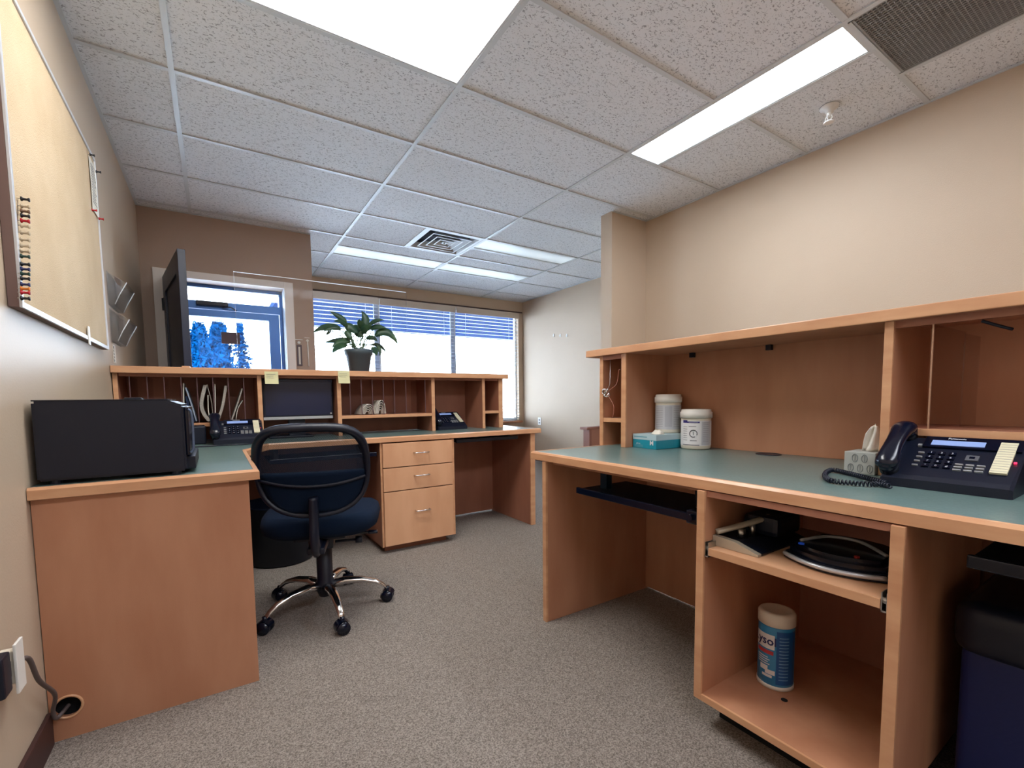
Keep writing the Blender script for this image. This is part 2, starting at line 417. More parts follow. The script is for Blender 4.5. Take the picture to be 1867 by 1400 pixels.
# sprinkler head
p = onZ(1512, 196, CE)
t = thing('sprinkler', 'small white ceiling sprinkler head on the tile near the right wall', 'sprinkler', (p.x, p.y, CE))
bm = bmesh.new(); lathe(bm, [(0, .004), (.045, .004), (.043, -.006), (.02, -.014), (.02, -.03), (0, -.03)], 28); obj('escutcheon', bm, WHITE, t, True, world=False)
bm = bmesh.new(); cyl(bm, (0, 0, -.02), (0, 0, -.05), .012); 
for a in range(4): tube(bm, [(.012*math.cos(a*PI/2), .012*math.sin(a*PI/2), -.045), (.018*math.cos(a*PI/2), .018*math.sin(a*PI/2), -.06), (.004*math.cos(a*PI/2), .004*math.sin(a*PI/2), -.075)], .003, 6)
obj('body', bm, WHITE, t, True, world=False)
bm = bmesh.new(); lathe(bm, [(0, -.074), (.022, -.074), (.026, -.078), (.022, -.082), (0, -.082)], 20); obj('deflector', bm, WHITE, t, True, world=False)

# ------------------------------------------------------------------ windows, blinds
WINB = mat('window_frame', (206, 202, 196), .4)
for i in range(3):
    x0, x1 = WX[i], WX[i+1]
    wn = bpy.data.objects.new('window_%d' % (i+1), None); C.objects.link(wn); wn.location = ((x0+x1)/2, WY+.08, WZ0); wn['kind'] = 'structure'
    bm = bmesh.new(); y0, y1 = WY+.06, WY+.11; f = .03
    box(bm, x0, x0+f, y0, y1, WZ0, WZ1); box(bm, x1-f, x1, y0, y1, WZ0, WZ1); box(bm, x0+f, x1-f, y0, y1, WZ0, WZ0+f); box(bm, x0+f, x1-f, y0, y1, WZ1-f, WZ1)
    obj('window_frame', bm, WINB, wn)
    obj('pane', B(x0+f, x1-f, WY+.082, WY+.086, WZ0+f, WZ1-f), GLASS, wn)
    names = ('left', 'middle', 'right')
    b = thing('window_blind', '%s white horizontal slat blind of the three on the window wall' % names[i], 'blind', ((x0+x1)/2, WY+.02, WZ1-.01), group='window blinds')
    obj('valance', B(x0+.006, x1-.006, WY-.035, WY-.02, WZ1-.105, WZ1-.012, .003), mat('valance_%d' % i, (214, 200, 184), .5), b)
    obj('headrail', B(x0+.02, x1-.02, WY-.015, WY+.035, WZ1-.07, WZ1-.015), BLINDM, b)
    n_ = 31; me = None
    for k in range(n_):
        z = WZ1-.13-k*.0515
        if z < WZ0+.05: break
        if me is None:
            bm = bmesh.new(); a = [(-.025, -.0022), (0, 0.0012), (.025, -.0022)]
            vs = []
            for xx in (-(x1-x0)/2+.008, (x1-x0)/2-.010): vs.append([bm.verts.new((xx, yy, zz)) for yy, zz in a] + [bm.verts.new((xx, yy, zz-.0025)) for yy, zz in a[::-1]])
            for q in range(6): bm.faces.new((vs[0][q], vs[0][(q+1) % 6], vs[1][(q+1) % 6], vs[1][q]))
            bm.faces.new(vs[0][::-1]); bm.faces.new(vs[1]); bmesh.ops.recalc_face_normals(bm, faces=bm.faces[:])
            me = bpy.data.meshes.new('slat'); bm.to_mesh(me); bm.free(); me.materials.append(BLINDM)
        s = bpy.data.objects.new('slat', me); C.objects.link(s); s.parent = b; s.location = (0.0, -.008, z-(WZ1-.01))
    for xx in (x0+.18, x1-.18):
        obj('ladder_cord', B(xx-.0015, xx+.0015, WY+.010, WY+.013, WZ0+.06, WZ1-.07), BLINDM, b)
    obj('bottom_rail', B(x0+.045, x1-.012, WY-.012, WY+.036, WZ0+.035, WZ0+.052), BLINDM, b)
for i in (1, 2): struct(obj('trim_%d' % i, B(WX[i]-.062, WX[i]+.004, WY+.042, WY+.06, WZ0, WZ1, .003), mat('mullion_trim_%d' % i, (170, 178, 196), .4)))
struct(obj('trim_3', B(.96, FX-.02, WY-.02, WY+.002, WZ1-.004, WZ1+.012), mat('dark_reveal', (86, 66, 58), .6)))
struct(obj('trim_4', B(.96, WX[3]+.03, WY-.06, WY+.06, WZ0-.035, WZ0, .006), WOOD), 'brown window sill')

# ------------------------------------------------------------------ door and glazed outer door
bm = bmesh.new(); box(bm, DX0-.075, DX0, DY-.018, DY, 0, DZ+.06, .003); box(bm, DX1, DX1+.075, DY-.018, DY, 0, DZ+.06, .003); box(bm, DX0, DX1, DY-.018, DY, DZ, DZ+.06, .003)
struct(obj('trim_5', bm, TRIM), 'off-white door casing')
d1 = bpy.data.objects.new('door_1', None); C.objects.link(d1); d1.location = (DX0+.01, DY-.02, .01); d1['kind'] = 'structure'
d1['label'] = 'dark navy panelled door standing open into the room'
d1.rotation_euler = (0, 0, math.atan2(-.93, .155))
bm = bmesh.new(); Wd, th = .92, .045          # local x along the leaf, y thickness
stiles = [(0, .12), (Wd-.12, Wd)]
for a, b_ in stiles: box(bm, a, b_, -th/2, th/2, 0, 2.02, .002)
for z0, z1 in ((0, .2), (.95, 1.08), (1.88, 2.02)): box(bm, .12, Wd-.12, -th/2, th/2, z0, z1)
obj('leaf', bm, NAVY, d1, world=False)
for z0, z1 in ((.2, .95), (1.08, 1.88)): obj('panel', B(.12, Wd-.12, -th/2+.013, th/2-.013, z0, z1), NAVY, d1, world=False)
for z in (.25, 1.02, 1.80):
    bm = bmesh.new(); cyl(bm, (-.005, -th/2-.004, z-.05), (-.005, -th/2-.004, z+.05), .008, n=12); box(bm, -.03, .03, -th/2-.003, -th/2, z-.05, z+.05); obj('hinge', bm, BLACK, d1, world=False)
bm = bmesh.new()
for s in (1, -1): cyl(bm, (Wd-.06, s*th/2, .98), (Wd-.06, s*(th/2+.05), .98), .012, n=12); tube(bm, [(Wd-.06, s*(th/2+.05), .98), (Wd-.17, s*(th/2+.05), .98)], .009)
obj('handle', bm, STEEL, d1, world=False)
d2 = bpy.data.objects.new('door_2', None); C.objects.link(d2); d2.location = (.24, DY+.18, 0); d2['kind'] = 'structure'; d2['label'] = 'blue grey aluminium glazed outer door with transom'
ya, yb = DY+.15, DY+.20
bm = bmesh.new(); box(bm, DX0-.05, DX0+.02, ya, yb+.05, 0, DZ+.05); box(bm, DX1-.03, DX1+.04, ya, yb+.05, 0, DZ+.05); box(bm, DX0, DX1, ya, yb+.05, DZ-.03, DZ+.05)
obj('outer_frame', bm, ALU, d2)
obj('transom_rail', B(DX0+.02, DX1-.03, ya, yb, 1.83, 1.90), ALU, d2)
obj('transom_pane', B(DX0+.02, DX1-.03, ya+.02, ya+.026, 1.90, DZ-.03), GLASS, d2)
bm = bmesh.new(); box(bm, DX0+.025, DX0+.11, ya, yb, .01, 1.825); box(bm, DX1-.125, DX1-.035, ya, yb, .01, 1.825); box(bm, DX0+.11, DX1-.125, ya, yb, 1.765, 1.825); box(bm, DX0+.11, DX1-.125, ya, yb, .01, .26)
lf = obj('door_frame', bm, ALU, d2)
obj('pane', B(DX0+.11, DX1-.125, ya+.02, ya+.026, .26, 1.765), GLASS, lf)
bm = bmesh.new(); box(bm, .0, .24, ya-.045, ya, 1.855, 1.895, .006); tube(bm, [(.2, ya-.03, 1.85), (.26, ya-.09, 1.845), (.30, ya-.02, 1.83)], .007, 6)
obj('closer', bm, BLACK, d2)
p0 = onY(403, 605, ya+.018); p1 = onY(438, 628, ya+.018)
sg = B(p0.x, p1.x, ya+.012, ya+.0175, p1.z, p0.z); tag(obj('door_sign', sg, mat('sign_back', (92, 74, 80), .6)), 'small brown rectangular sign fixed to the glass of the outer door', 'sign')
wallobj('trim_6', [(DX1-.003, DX1+.0, DY, DY+.15, 0, DZ)], mat('jamb_blue_light', (188, 196, 210), .35))  # thin bluish sheet: blue daylight on the jamb put into its colour

# ------------------------------------------------------------------ outdoors
GR = mat('paving', (205, 207, 210), .9, var=(.8, (192, 196, 202), .4, .6))
struct(obj('outdoor_ground', B(-60, 60, WY+.2, 90, -.3, -.12), GR), 'pale paved ground outside')
SOF = mat('soffit_paint', (30, 44, 76), .9, spec=0)
pb = onZ(760, 609, 2.50)
wallobj('trim_7', [(.94, 9.0, WY+.16, pb.y, 2.50, 2.60)], SOF, 'blue tinted soffit above the windows')
FOL = mat('blue_green_foliage', (1, 30, 58), .8, spec=0, var=(2, (2, 56, 100), .3, .7)); BARK = mat('bark', (48, 50, 66), .9)
def leafcloud(bm, cx, cy, z0, z1, rx, n, size, shape):
    for _ in range(n):
        u = random.random(); z = z0+(z1-z0)*u
        r = rx*shape(u)*math.sqrt(random.random())*1.0; a = random.uniform(0, 2*PI)
        c = Vector((cx+r*math.cos(a), cy+r*math.sin(a), z+random.uniform(-.1, .1)))
        s = size*random.uniform(.6, 1.3); q = [c+Vector((random.uniform(-s, s), random.uniform(-s, s), random.uniform(-s, s))) for _ in range(3)]
        bm.faces.new([bm.verts.new(v) for v in q])
TD = 24
def tree(label, px, py_top, rad_px, shape, n, size, kind='tree', TY=22):
    top = onY(px, py_top, TY); e = onY(px+rad_px, py_top, TY); r = abs(e.x-top.x)
    t = thing(kind, label, 'tree', (top.x, TY, -.12), group='trees outside the outer door')
    bm = bmesh.new(); cyl(bm, (top.x, TY, -.12), (top.x, TY, top.z*.6), .16, .06, 10); obj('trunk', bm, BARK, t)
    bm = bmesh.new()
    if kind == 'conifer':
        lv = 22
        for i in range(lv):
            u = i/(lv-1); z = .7+(top.z-.7)*u; rr = r*(1-u)**.9*random.uniform(.7, 1.2)+.03
            for k in range(11):
                a = random.uniform(0, 2*PI); tip = Vector((top.x+rr*math.cos(a), TY+rr*math.sin(a), z-.12*rr)); b0 = Vector((top.x, TY, z+.1))
                for h in range(10):
                    f = h/9; c = b0.lerp(tip, f); s = .10+.07*(1-f)
                    q = [c+Vector((random.uniform(-s, s), random.uniform(-s, s), random.uniform(-s, s*.4))) for _ in range(3)]
                    bm.faces.new([bm.verts.new(v) for v in q])
    else: leafcloud(bm, top.x, TY, .4, top.z, r, n, size, shape)
    obj('crown', bm, FOL, t)
rnd = lambda u: math.sqrt(max(0, 1-(u*1.0)**3))
tree('tall rounded blue-green tree beyond the door glass, left of the conifer', 397, 587, 24, rnd, 5200, .17)
tree('leafy tree just behind the open navy door, farthest left', 362, 592, 24, rnd, 5200, .2, TY=29)
tree('low round bush seen through the door glass below the sign', 404, 634, 16, rnd, 2200, .13, 'bush', 16)
tree('low round bush seen through the door glass beside the open door', 372, 640, 18, rnd, 2200, .13, 'bush', 18)
tree('slender drooping conifer seen through the door glass right of the sign', 437, 592, 40, rnd, 0, 0, 'conifer', 20)

# ------------------------------------------------------------------ left L-shaped desk
CT = .765
t = thing('corner_desk', 'L-shaped reception desk with green laminate top and maple edge under the printer and phones', 'desk', (.9, .4, 0))
poly = [(LX+.002, -.965), (.20, -.965), (.20, -.20), (.33, .10), (2.235, .10), (2.235, .715), (LX+.002, .715)]
bm = bmesh.new(); prism(bm, poly, CT-.035, CT); obj('worktop', bm, COUNTER, t)
def band(pts, z0, z1, w_=.018):
    bm = bmesh.new(); n = len(pts)
    P = [Vector(p) for p in pts]; inn = []; out = []
    for i, p in enumerate(P):
        d = []
        if i > 0: d.append((P[i]-P[i-1]).normalized())
        if i < n-1: d.append((P[i+1]-P[i]).normalized())
        nn = [Vector((q.y, -q.x)) for q in d]; a = sum(nn, Vector((0, 0)))/len(nn)
        k = 1/max(.3, a.length_squared) if len(nn) == 2 else 1
        out.append(p + a*w_*k); inn.append(p)
    rows = [(inn, z0), (out, z0+.004), (out, z1-.006), ([o_*.7+i_*.3 for o_, i_ in zip(out, inn)], z1+.0015), (inn, z1+.0015)]
    V = [[bm.verts.new((q.x, q.y, z)) for q in r] for r, z in rows]
    for a, b_ in zip(V, V[1:] + V[:1]):
        for i in range(n-1): bm.faces.new((a[i], a[i+1], b_[i+1], b_[i]))
    bm.faces.new([v[0] for v in V]); bm.faces.new([v[-1] for v in V][::-1])
    bmesh.ops.recalc_face_normals(bm, faces=bm.faces[:]); return bm
obj('edge_band', band(poly[:6], CT-.037, CT), EDGE, t)
ep = obj('end_panel', curve_plate((LX+.002, .185, .0, CT-.035), (-.316, .098, .035), .02), WOOD, t)
for v in ep.data.vertices: v.co.y += -.95
obj('end_panel', B(2.165, 2.203, .11, .71, 0, CT-.035, .002), WOODD, t)
obj('end_panel_edge', B(2.163, 2.205, .10, .112, 0, CT-.035, .002), EDGE, t)
obj('modesty_panel', B(LX+.01, 2.165,   .69, .71, .012, CT-.035), WOODD, t)
obj('modesty_panel', B(.165, .185, -.94, -.3, .0, CT-.035), WOODD, t)
# cable grommet tucked into the hole
bm = bmesh.new(); tube(bm, [(-.316+.033*math.cos(a*PI/12), -.961, .098+.033*math.sin(a*PI/12)) for a in range(24)], .004, 6, True); obj('hole_rim', bm, EDGE, t, True)
obj('hole_shade', B(-.355, -.27, -.93, -.925, .05, .15), DARK, t)  # near-black sheet stands for the shade inside the hole

# drawer cabinet
x0, x1, y0 = .973, 1.498, .10
t = thing('drawer_cabinet', 'pale wood three-drawer pedestal under the far desk with wire pulls', 'cabinet', (1.235, .38, 0))
bm = bmesh.new(); box(bm, x0, x0+.018, y0+.002, .68, .045, .729); box(bm, x1-.018, x1, y0+.002, .68, .045, .729); box(bm, x0+.018, x1-.018, y0+.012, .68, .045, .062); box(bm, x0+.018, x1-.018, .66, .68, .062, .729); box(bm, x0+.018, x1-.018, y0+.03, .66, .70, .729)
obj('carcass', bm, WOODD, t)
bm = bmesh.new(); box(bm, x1-.018, x1, y0-.002, y0+.004, .045, .729); box(bm, x0, x0+.012, y0-.002, y0+.004, .045, .729); obj('carcass_edge', bm, EDGE, t)
obj('toe_kick', B(x0+.03, x1-.05, y0+.055, .62, 0, .045), WOODD, t)
for z0_, z1_, hz, px in ((.566, .722, .652, 763), (.410, .560, .50, 764), (.050, .404, .262, 765)):
    dr = obj('drawer', B(x0+.014, x1-.020, y0-.016, y0+.002, z0_, z1_, .002), PALEW, t)
    bm = bmesh.new(); c_ = (x0+x1)/2+.01
    tube(bm, [(c_-.05, y0-.016, hz), (c_-.05, y0-.042, hz), (c_-.045, y0-.046, hz), (c_+.045, y0-.046, hz), (c_+.05, y0-.042, hz), (c_+.05, y0-.016, hz)], .0045, 8)
    obj('handle', bm, CHROME, dr, True)

# keyboard trays under the left desk
def kbtray(label, x0, x1, y0, y1, z, ax='y'):
    t = thing('keyboard_tray', label, 'keyboard tray', ((x0+x1)/2, (y0+y1)/2, z))
    bm = bmesh.new(); box(bm, x0, x1, y0, y1, z, z+.012, .003)
    obj('shelf', bm, BLACK, t)
    bm = bmesh.new()
    if ax == 'y': box(bm, x0, x1, y0-.006, y0+.008, z-.004, z+.022, .003)
    else: box(bm, x0-.006, x0+.008, y0, y1, z-.004, z+.022, .003)
    obj('front_lip', bm, BLACKG, t)
    top = .7255
    if ax == 'y':
        for xx in (x0+.03, x1-.05): bm = bmesh.new(); box(bm, xx, xx+.02, y0+.06, y0+.30, z+.012, top); obj('bracket', bm, BLACK, t)
    else:
        for yy in (y0+.07, y1-.10): bm = bmesh.new(); box(bm, x0+.10, x0+.16, yy, yy+.03, z+.012, top); obj('bracket', bm, BLACK, t)
        bm = bmesh.new(); box(bm, x0, x0+.05, y0-.0, y0+.045, z-.018, z+.03, .004); cyl(bm, (x0+.02, y0+.0, z+.006), (x0+.02, y0-.012, z+.006), .012, n=14); obj('end_cap', bm, BLACKG, t)
    return t
kbtray('black keyboard tray under the far desk right of the drawers', 1.53, 2.06, .13, .42, .695)
kbtray('black keyboard tray behind the mesh chair left of the drawers', .34, .94, .06, .40, .655)

# ------------------------------------------------------------------ left hutch
HB, HT, HY, HD = CT+.0005, 1.165, .40, .72
t = thing('desk_hutch', 'long low maple-edged hutch shelf unit on the back of the L-shaped desk', 'shelf unit', (.9, .55, HB))
hl = t
obj('top_board', B(LX+.004, 2.13, .375, .76, HT, 1.20, .004), WOOD, t)
obj('top_edge', B(LX+.003, 2.132, .366, .3755, HT-.001, 1.201, .003), EDGE, t)
obj('top_edge', B(2.13, 2.138, .366, .76, HT-.001, 1.201, .003), EDGE, t)
obj('front_rail', B(LX+.03, 2.06, HY+.008, HY+.024, 1.148, HT), WOODD, t)
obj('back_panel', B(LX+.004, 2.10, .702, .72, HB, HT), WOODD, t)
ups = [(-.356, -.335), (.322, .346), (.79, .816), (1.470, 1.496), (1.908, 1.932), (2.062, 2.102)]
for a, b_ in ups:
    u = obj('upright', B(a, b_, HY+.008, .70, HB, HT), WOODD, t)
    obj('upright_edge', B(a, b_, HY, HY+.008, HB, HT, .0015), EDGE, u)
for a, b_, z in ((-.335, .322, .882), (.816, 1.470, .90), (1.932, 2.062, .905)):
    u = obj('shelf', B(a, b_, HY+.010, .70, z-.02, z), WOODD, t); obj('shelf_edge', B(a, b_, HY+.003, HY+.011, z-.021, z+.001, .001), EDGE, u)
def divider(x, z0, parent):
    d = obj('divider', B(x-.0012, x+.0012, HY+.008, .695, z0+.001, 1.147), ACRYD, parent); obj('divider_edge', B(x-.0024, x+.0024, HY+.005, HY+.008, z0+.001, 1.147), ACRYDE, d)
for px in (238, 270, 301, 332, 361, 390, 418, 446): divider(onY(px, 730, HY).x, .883, t)
for px in (639, 660, 680, 700, 720, 741, 776): divider(onY(px, 730, HY).x, .901, t)

# files in the slots
def bundle(label, pts, thick, y0=.43, y1=.66, m_=FILEP, name='file_folder', cat='folder'):
    P = [onY(px, py, HY+.01) for px, py in pts]; zmin = .8835+thick/2
    prof = [(p.x, max(p.z, zmin)) for p in P]
    if len(prof) > 2: prof = [(q.x, q.y) for q in spline([Vector((a, b_, 0)) for a, b_ in prof], 4)]
    bm = bmesh.new(); ribbon(bm, prof, thick, y0, y1, lambda a, e, z: Vector((a, e, z)))
    o = obj(name, bm, m_); tag(o, label, cat, 'papers filed in the left hutch slots')
DKF = mat('dark_folder', (22, 50, 92), .5); LBF = mat('pale_blue_file', (150, 164, 184), .7)
bundle('upright pale file against the divider nearest the printer', [(334, 698), (335, 768)], .004, m_=PAPER)
bundle('grey file leaning right in the first slot right of the printer', [(338, 706), (348, 735), (358, 768)], .006, m_=LBF)
bundle('dark navy folder leaning in the first slot right of the printer', [(339, 722), (346, 750), (354, 770)], .012, y0=.45, m_=DKF)
bundle('thickest bent stack of papers in the second slot', [(374, 702), (367, 735), (372, 755), (382, 768)], .018)
bundle('white envelope standing in the middle of the second slot', [(379, 720), (380, 750), (384, 768)], .004, m_=PAPER)
bundle('thin sheet leaning right across the second slot', [(377, 700), (386, 735), (388, 768)], .003)
bundle('slim file upright right beside the third divider', [(392, 700), (393, 768)], .004, m_=PAPER)
bundle('straight thick file leaning left above the phone handset', [(412, 703), (406, 740), (397, 768)], .014)
bundle('long grey file leaning left in the fourth slot', [(442, 708), (432, 740), (422, 768)], .007)
bundle('thin curled sheet under the leaning grey file', [(443, 730), (434, 745), (430, 768)], .0025, m_=PAPER)
# rolled white papers in the middle bay
for lab, a, b_, top in (('smaller rounded wad of white paper on the hutch middle shelf', 653, 679, 735), ('taller rounded wad of white paper on the hutch middle shelf', 680, 699, 727)):
    p0 = onY(a, 757, .52); p1 = onY(b_, 757, .52); zt = onY(b_, top, .52).z; z0 = .901
    bm = bmesh.new(); prof = []
    for k in range(11):
        u = k/10; prof.append((p0.x+(p1.x-p0.x)*(u**.8), z0+.004+(zt-z0)*math.sin(PI*u)**.5*(.72+.28*u)))
    for q in range(5):
        sc = 1-q*.17; cx_ = (p0.x+p1.x)/2
        ribbon(bm, [(cx_+(x-cx_)*sc, z0+.003+(z-z0-.003)*sc) for x, z in prof], .003, .46+q*.004, .62, lambda x, e, z: Vector((x, e, z)))
    tag(obj('paper_roll', bm, PAPER, smooth=False), lab, 'paper')

# monitor in the hutch bay
t = thing('monitor', 'black flat computer monitor with silver lower bezel inside the hutch bay', 'monitor', (.55, .5, CT))
SCR = mat('screen_off', (26, 34, 62), .25)
obj('case', B(.352, .775, .47, .50, .885, 1.142, .006), BLACK, t)
obj('screen', B(.366, .762, .466, .4705, .91, 1.13), SCR, t)
obj('lower_bezel', B(.352, .770, .461, .471, .884, .902, .002), SILVER, t)
bm = bmesh.new(); cyl(bm, (.758, .463, .918), (.758, .456, .918), .006, n=14); obj('power_button', bm, SILVER, t)
obj('top_bezel', B(.44, .775, .462, .4705, 1.128, 1.144, .002), mat('bezel_grey', (58, 66, 92), .4), t)
bm = bmesh.new(); box(bm, .50, .60, .50, .54, CT+.01, .95, .004); obj('stand', bm, BLACK, t)
bm = bmesh.new(); box(bm, .38, .64, .44, .62, CT+.001, CT+.014, .005); obj('base', bm, BLACK, t)

# sticky notes
for px0, px1, py0, py1, lab in ((482, 508, 677, 700, 'pale yellow sticky note on hutch edge above the monitor left end'), (616, 638, 676, 699, 'pale yellow sticky note on hutch edge below the potted plant')):
    a = onY(px0, py0, .364); b_ = onY(px1, py1, .364)
    t = thing('sticky_note', lab, 'note', (a.x, .364, b_.z))
    bm = bmesh.new(); ribbon(bm, [(.3645, a.z), (.3640, (a.z+b_.z)/2), (.358, b_.z)], .0006, a.x, b_.x, lambda y, e, z: Vector((e, y, z))); obj('sheet', bm, NOTE, t)
    bm = bmesh.new()
    for k in range(4):
        z = a.z-.018-k*.011; box(bm, a.x+.008, b_.x-.008-random.random()*.02, .3625, .3632, z, z+.0015)
    obj('handwriting', bm, TEXTG, t)

# ------------------------------------------------------------------ phones
def phone(name, label, loc, rz, cord=True, sc=1.0, seed=1):
    t = thing(name, label, 'phone', loc, rz, 'desk phones'); t.scale = (sc*.96, sc, sc)
    Wp, Dp, h0, h1 = .250, .165, .022, .118
    bm = bmesh.new()      # wedge body with rounded corners
    v = []
    prof = [(0, 0), (0, h0), (.012, h0+.010), (Dp-.015, h1), (Dp, h1-.004), (Dp, .03), (Dp-.05, 0)]
    for xx, ins in ((-Wp/2, .006), (-Wp/2+.006, 0), (Wp/2-.006, 0), (Wp/2, .006)):
        v.append([bm.verts.new((xx, ins+(y*(1-2*ins/Dp)), z if z == 0 else z-ins*.5)) for y, z in prof])
    for a, b_ in zip(v, v[1:]):
        for k in range(len(prof)): bm.faces.new((a[k], a[(k+1) % len(prof)], b_[(k+1) % len(prof)], b_[k]))
    bm.faces.new(v[0]); bm.faces.new(v[-1][::-1]); bmesh.ops.recalc_face_normals(bm, faces=bm.faces[:])
    obj('body', bm, BLACK, t, world=False)
    ang = math.atan2(h1-h0-.010, Dp-.027); ca, sa = math.cos(ang), math.sin(ang)
    def S_(u, q, lift=0): return Vector((u, .012+q*ca-lift*sa, h0+.010+q*sa+lift*ca))   # u across, q up the slope
    def patch(bm, u0, u1, q0, q1, l0, l1):
        a = [bm.verts.new(S_(u, q, l)) for l in (l0, l1) for u, q in ((u0, q0), (u1, q0), (u1, q1), (u0, q1))]
        for f in ((0, 1, 2, 3), (4, 7, 6, 5), (0, 4, 5, 1), (1, 5, 6, 2), (2, 6, 7, 3), (3, 7, 4, 0)): bm.faces.new([a[i] for i in f])
        bmesh.ops.recalc_face_normals(bm, faces=bm.faces[:])
    L = (Dp-.027)/ca
    bm = bmesh.new(); patch(bm, -.068, .118, .118, .163, -.001, .006); obj('screen_surround', bm, BLACKG, t, world=False)
    bm = bmesh.new(); patch(bm, -.052, .052, .126, .146, .005, .0075)
    obj('screen', bm, emis('lcd_blue_%d' % seed, (128, 150, 200), .07), t, world=False)
    bm = bmesh.new(); patch(bm, .078, .108, .030, .150, .002, .0075)
    ls = obj('label_strip', bm, mat('strip_paper_%d' % seed, (214, 208, 178), .6), t, world=False)
    bm = bmesh.new()
    for k in range(12): patch(bm, .079, .107, .036+k*.0095, .0367+k*.0095, .0075, .0078)
    o = obj('label_rule', bm, TEXTG, ls, world=False); o['kind'] = 'stuff'
    for r_ in range(4):
        for c_ in range(3):
            bm = bmesh.new(); patch(bm, -.050+c_*.021, -.036+c_*.021, .036+r_*.018, .046+r_*.018, 0, .0045)
            ky = obj('key', bm, BLACKG, t, world=False)
            ch = [['*', '0', '#'], ['7', '8', '9'], ['4', '5', '6'], ['1', '2', '3']][r_][c_]
            obj('key_digit', text_bm(ch, .009, lambda x, y, c_=c_, r_=r_: S_(-.043+c_*.021+x, .041+r_*.018+y, .0049)), LABELG, ky, world=False)
    for r_ in range(4):
        bm = bmesh.new(); patch(bm, -.070, -.058, .038+r_*.018, .042+r_*.018, 0, .004); obj('side_key', bm, SILVER, t, world=False)
    for r_ in range(3):
        for c_ in range(3): bm = bmesh.new(); patch(bm, .012+c_*.020, .027+c_*.020, .032+r_*.011, .0355+r_*.011, 0, .004); obj('function_key', bm, SILVER, t, world=False)
    bm = bmesh.new(); patch(bm, .026, .050, .074, .094, 0, .004); nk = obj('navigation_pad', bm, mat('pad_grey_%d' % seed, (90, 92, 98), .4), t, world=False)
    bm = bmesh.new(); patch(bm, .033, .043, .080, .088, .004, .005); obj('pad_centre', bm, BLACKG, nk, world=False)
    obj('brand_lettering', text_bm('Panasonic', .009, lambda x, y: S_(-.005+x, .1565+y, .0065), .0002), LABELG, t, world=False)
    bm = bmesh.new(); patch(bm, .111, .116, .076, .080, .001, .004); obj('status_light', bm, emis('red_led_%d' % seed, (255, 30, 60), .8 if seed == 1 else .02), t, world=False)
    # handset lying on the left, two bulbs and a grip
    hx = -Wp/2+.014
    P = [S_(hx, -.006, .022), S_(hx, .02, .034), S_(hx, .06, .044), S_(hx, .11, .046), S_(hx, .150, .042), S_(hx, .178, .028)]
    bm = bmesh.new(); tube(bm, spline(P, 5), .02, 14, radii=[.016, .022, .026, .0275, .028, .027, .0265, .0255, .024, .023, .0222, .022, .022, .0222, .023, .0235, .024, .0255, .027, .028, .028, .027, .025, .022, .018, .014], flat=.62)
    for q, l_ in ((.012, .018), (.165, .018)):
        a = S_(hx, q, -.002); b_ = S_(hx, q, .032); cyl(bm, a, b_, .021, .023, 16)
    hs = obj('handset', bm, BLACKG, t, True, world=False)
    bm = bmesh.new(); patch(bm, -.078, -.070, .120, .128, 0, .006); obj('hook_switch', bm, SILVER, t, world=False)
    return t, S_, hx
ph, _, _ = phone('desk_phone', 'large black desk phone with blue display on the near right desk', (1.586, -2.405, .7605), -PI/2, seed=1)
ph2, _, _ = phone('desk_phone', 'black desk phone behind the printer in front of the filed papers', (.205, .215, CT+.001), 0.0, seed=2, sc=1.06)
ph3, _, _ = phone('desk_phone', 'black desk phone in the right bay of the far hutch', (1.665, .44, CT+.001), .05, seed=3, sc=1.08)
# coiled cord of the near phone (part of it, laid on the worktop)
def coil(pts, rc, rw, turns, n=8):
    pts = spline(pts, 14); L = [0]
    for a, b_ in zip(pts, pts[1:]): L.append(L[-1]+(b_-a).length)
    tot = L[-1]; N = turns*n; out = []; seg = 0
    for i in range(N+1):
        s = tot*i/N
        while seg < len(pts)-2 and L[seg+1] < s: seg += 1
        f = (s-L[seg])/max(1e-9, L[seg+1]-L[seg]); p = pts[seg].lerp(pts[seg+1], min(1, f)); tg = (pts[seg+1]-pts[seg]).normalized()
        nn = Vector((0, 0, 1)).cross(tg).normalized(); bb_ = tg.cross(nn); a = 2*PI*i/n
        out.append(p+nn*rc*math.cos(a)+bb_*rc*math.sin(a))
    bm = bmesh.new(); tube(bm, out, rw, 5); return bm
zc = .768
def wp(px, py, z=zc): return onZ(px, py, z)
pts = [wp(1612, 880), wp(1580, 872), wp(1540, 862), wp(1510, 856), wp(1497, 863), wp(1505, 874), wp(1540, 879), wp(1580, 882), wp(1600, 882), wp(1620, 886)]
o = obj('coiled_cord', coil(pts, .0055, .0022, 70), BLACK, ph, True)
# obj() put it in world axes minus location; undo the thing's rotation
rot = Matrix.Rotation(PI/2, 4, 'Z'); o.data.transform(rot)

# cables and box behind the printer
tag(obj('desk_cable', (lambda bm: (tube(bm, spline([onZ(300, 812, CT+.006), onZ(340, 815, CT+.006), onZ(400, 812, CT+.006), onZ(440, 810, CT+.006), onZ(480, 806, CT+.006)], 6), .004, 6), bm)[1])(bmesh.new()), BLACK, smooth=True), 'black cable lying on the green worktop behind the printer', 'cable')
t = thing('answering_machine', 'small plain black box beside the printer below the file slots', 'electronics', (0, .33, CT))
p0 = onY(352, 808, .30); p1 = onY(388, 776, .30)
obj('case', B(p0.x-.07, p1.x-.035, .31, .385, CT+.001, p1.z, .008), BLACK, t)
obj('lid', B(p0.x-.065, p1.x-.041, .313, .38, p1.z, p1.z+.004, .001), BLACKG, t)

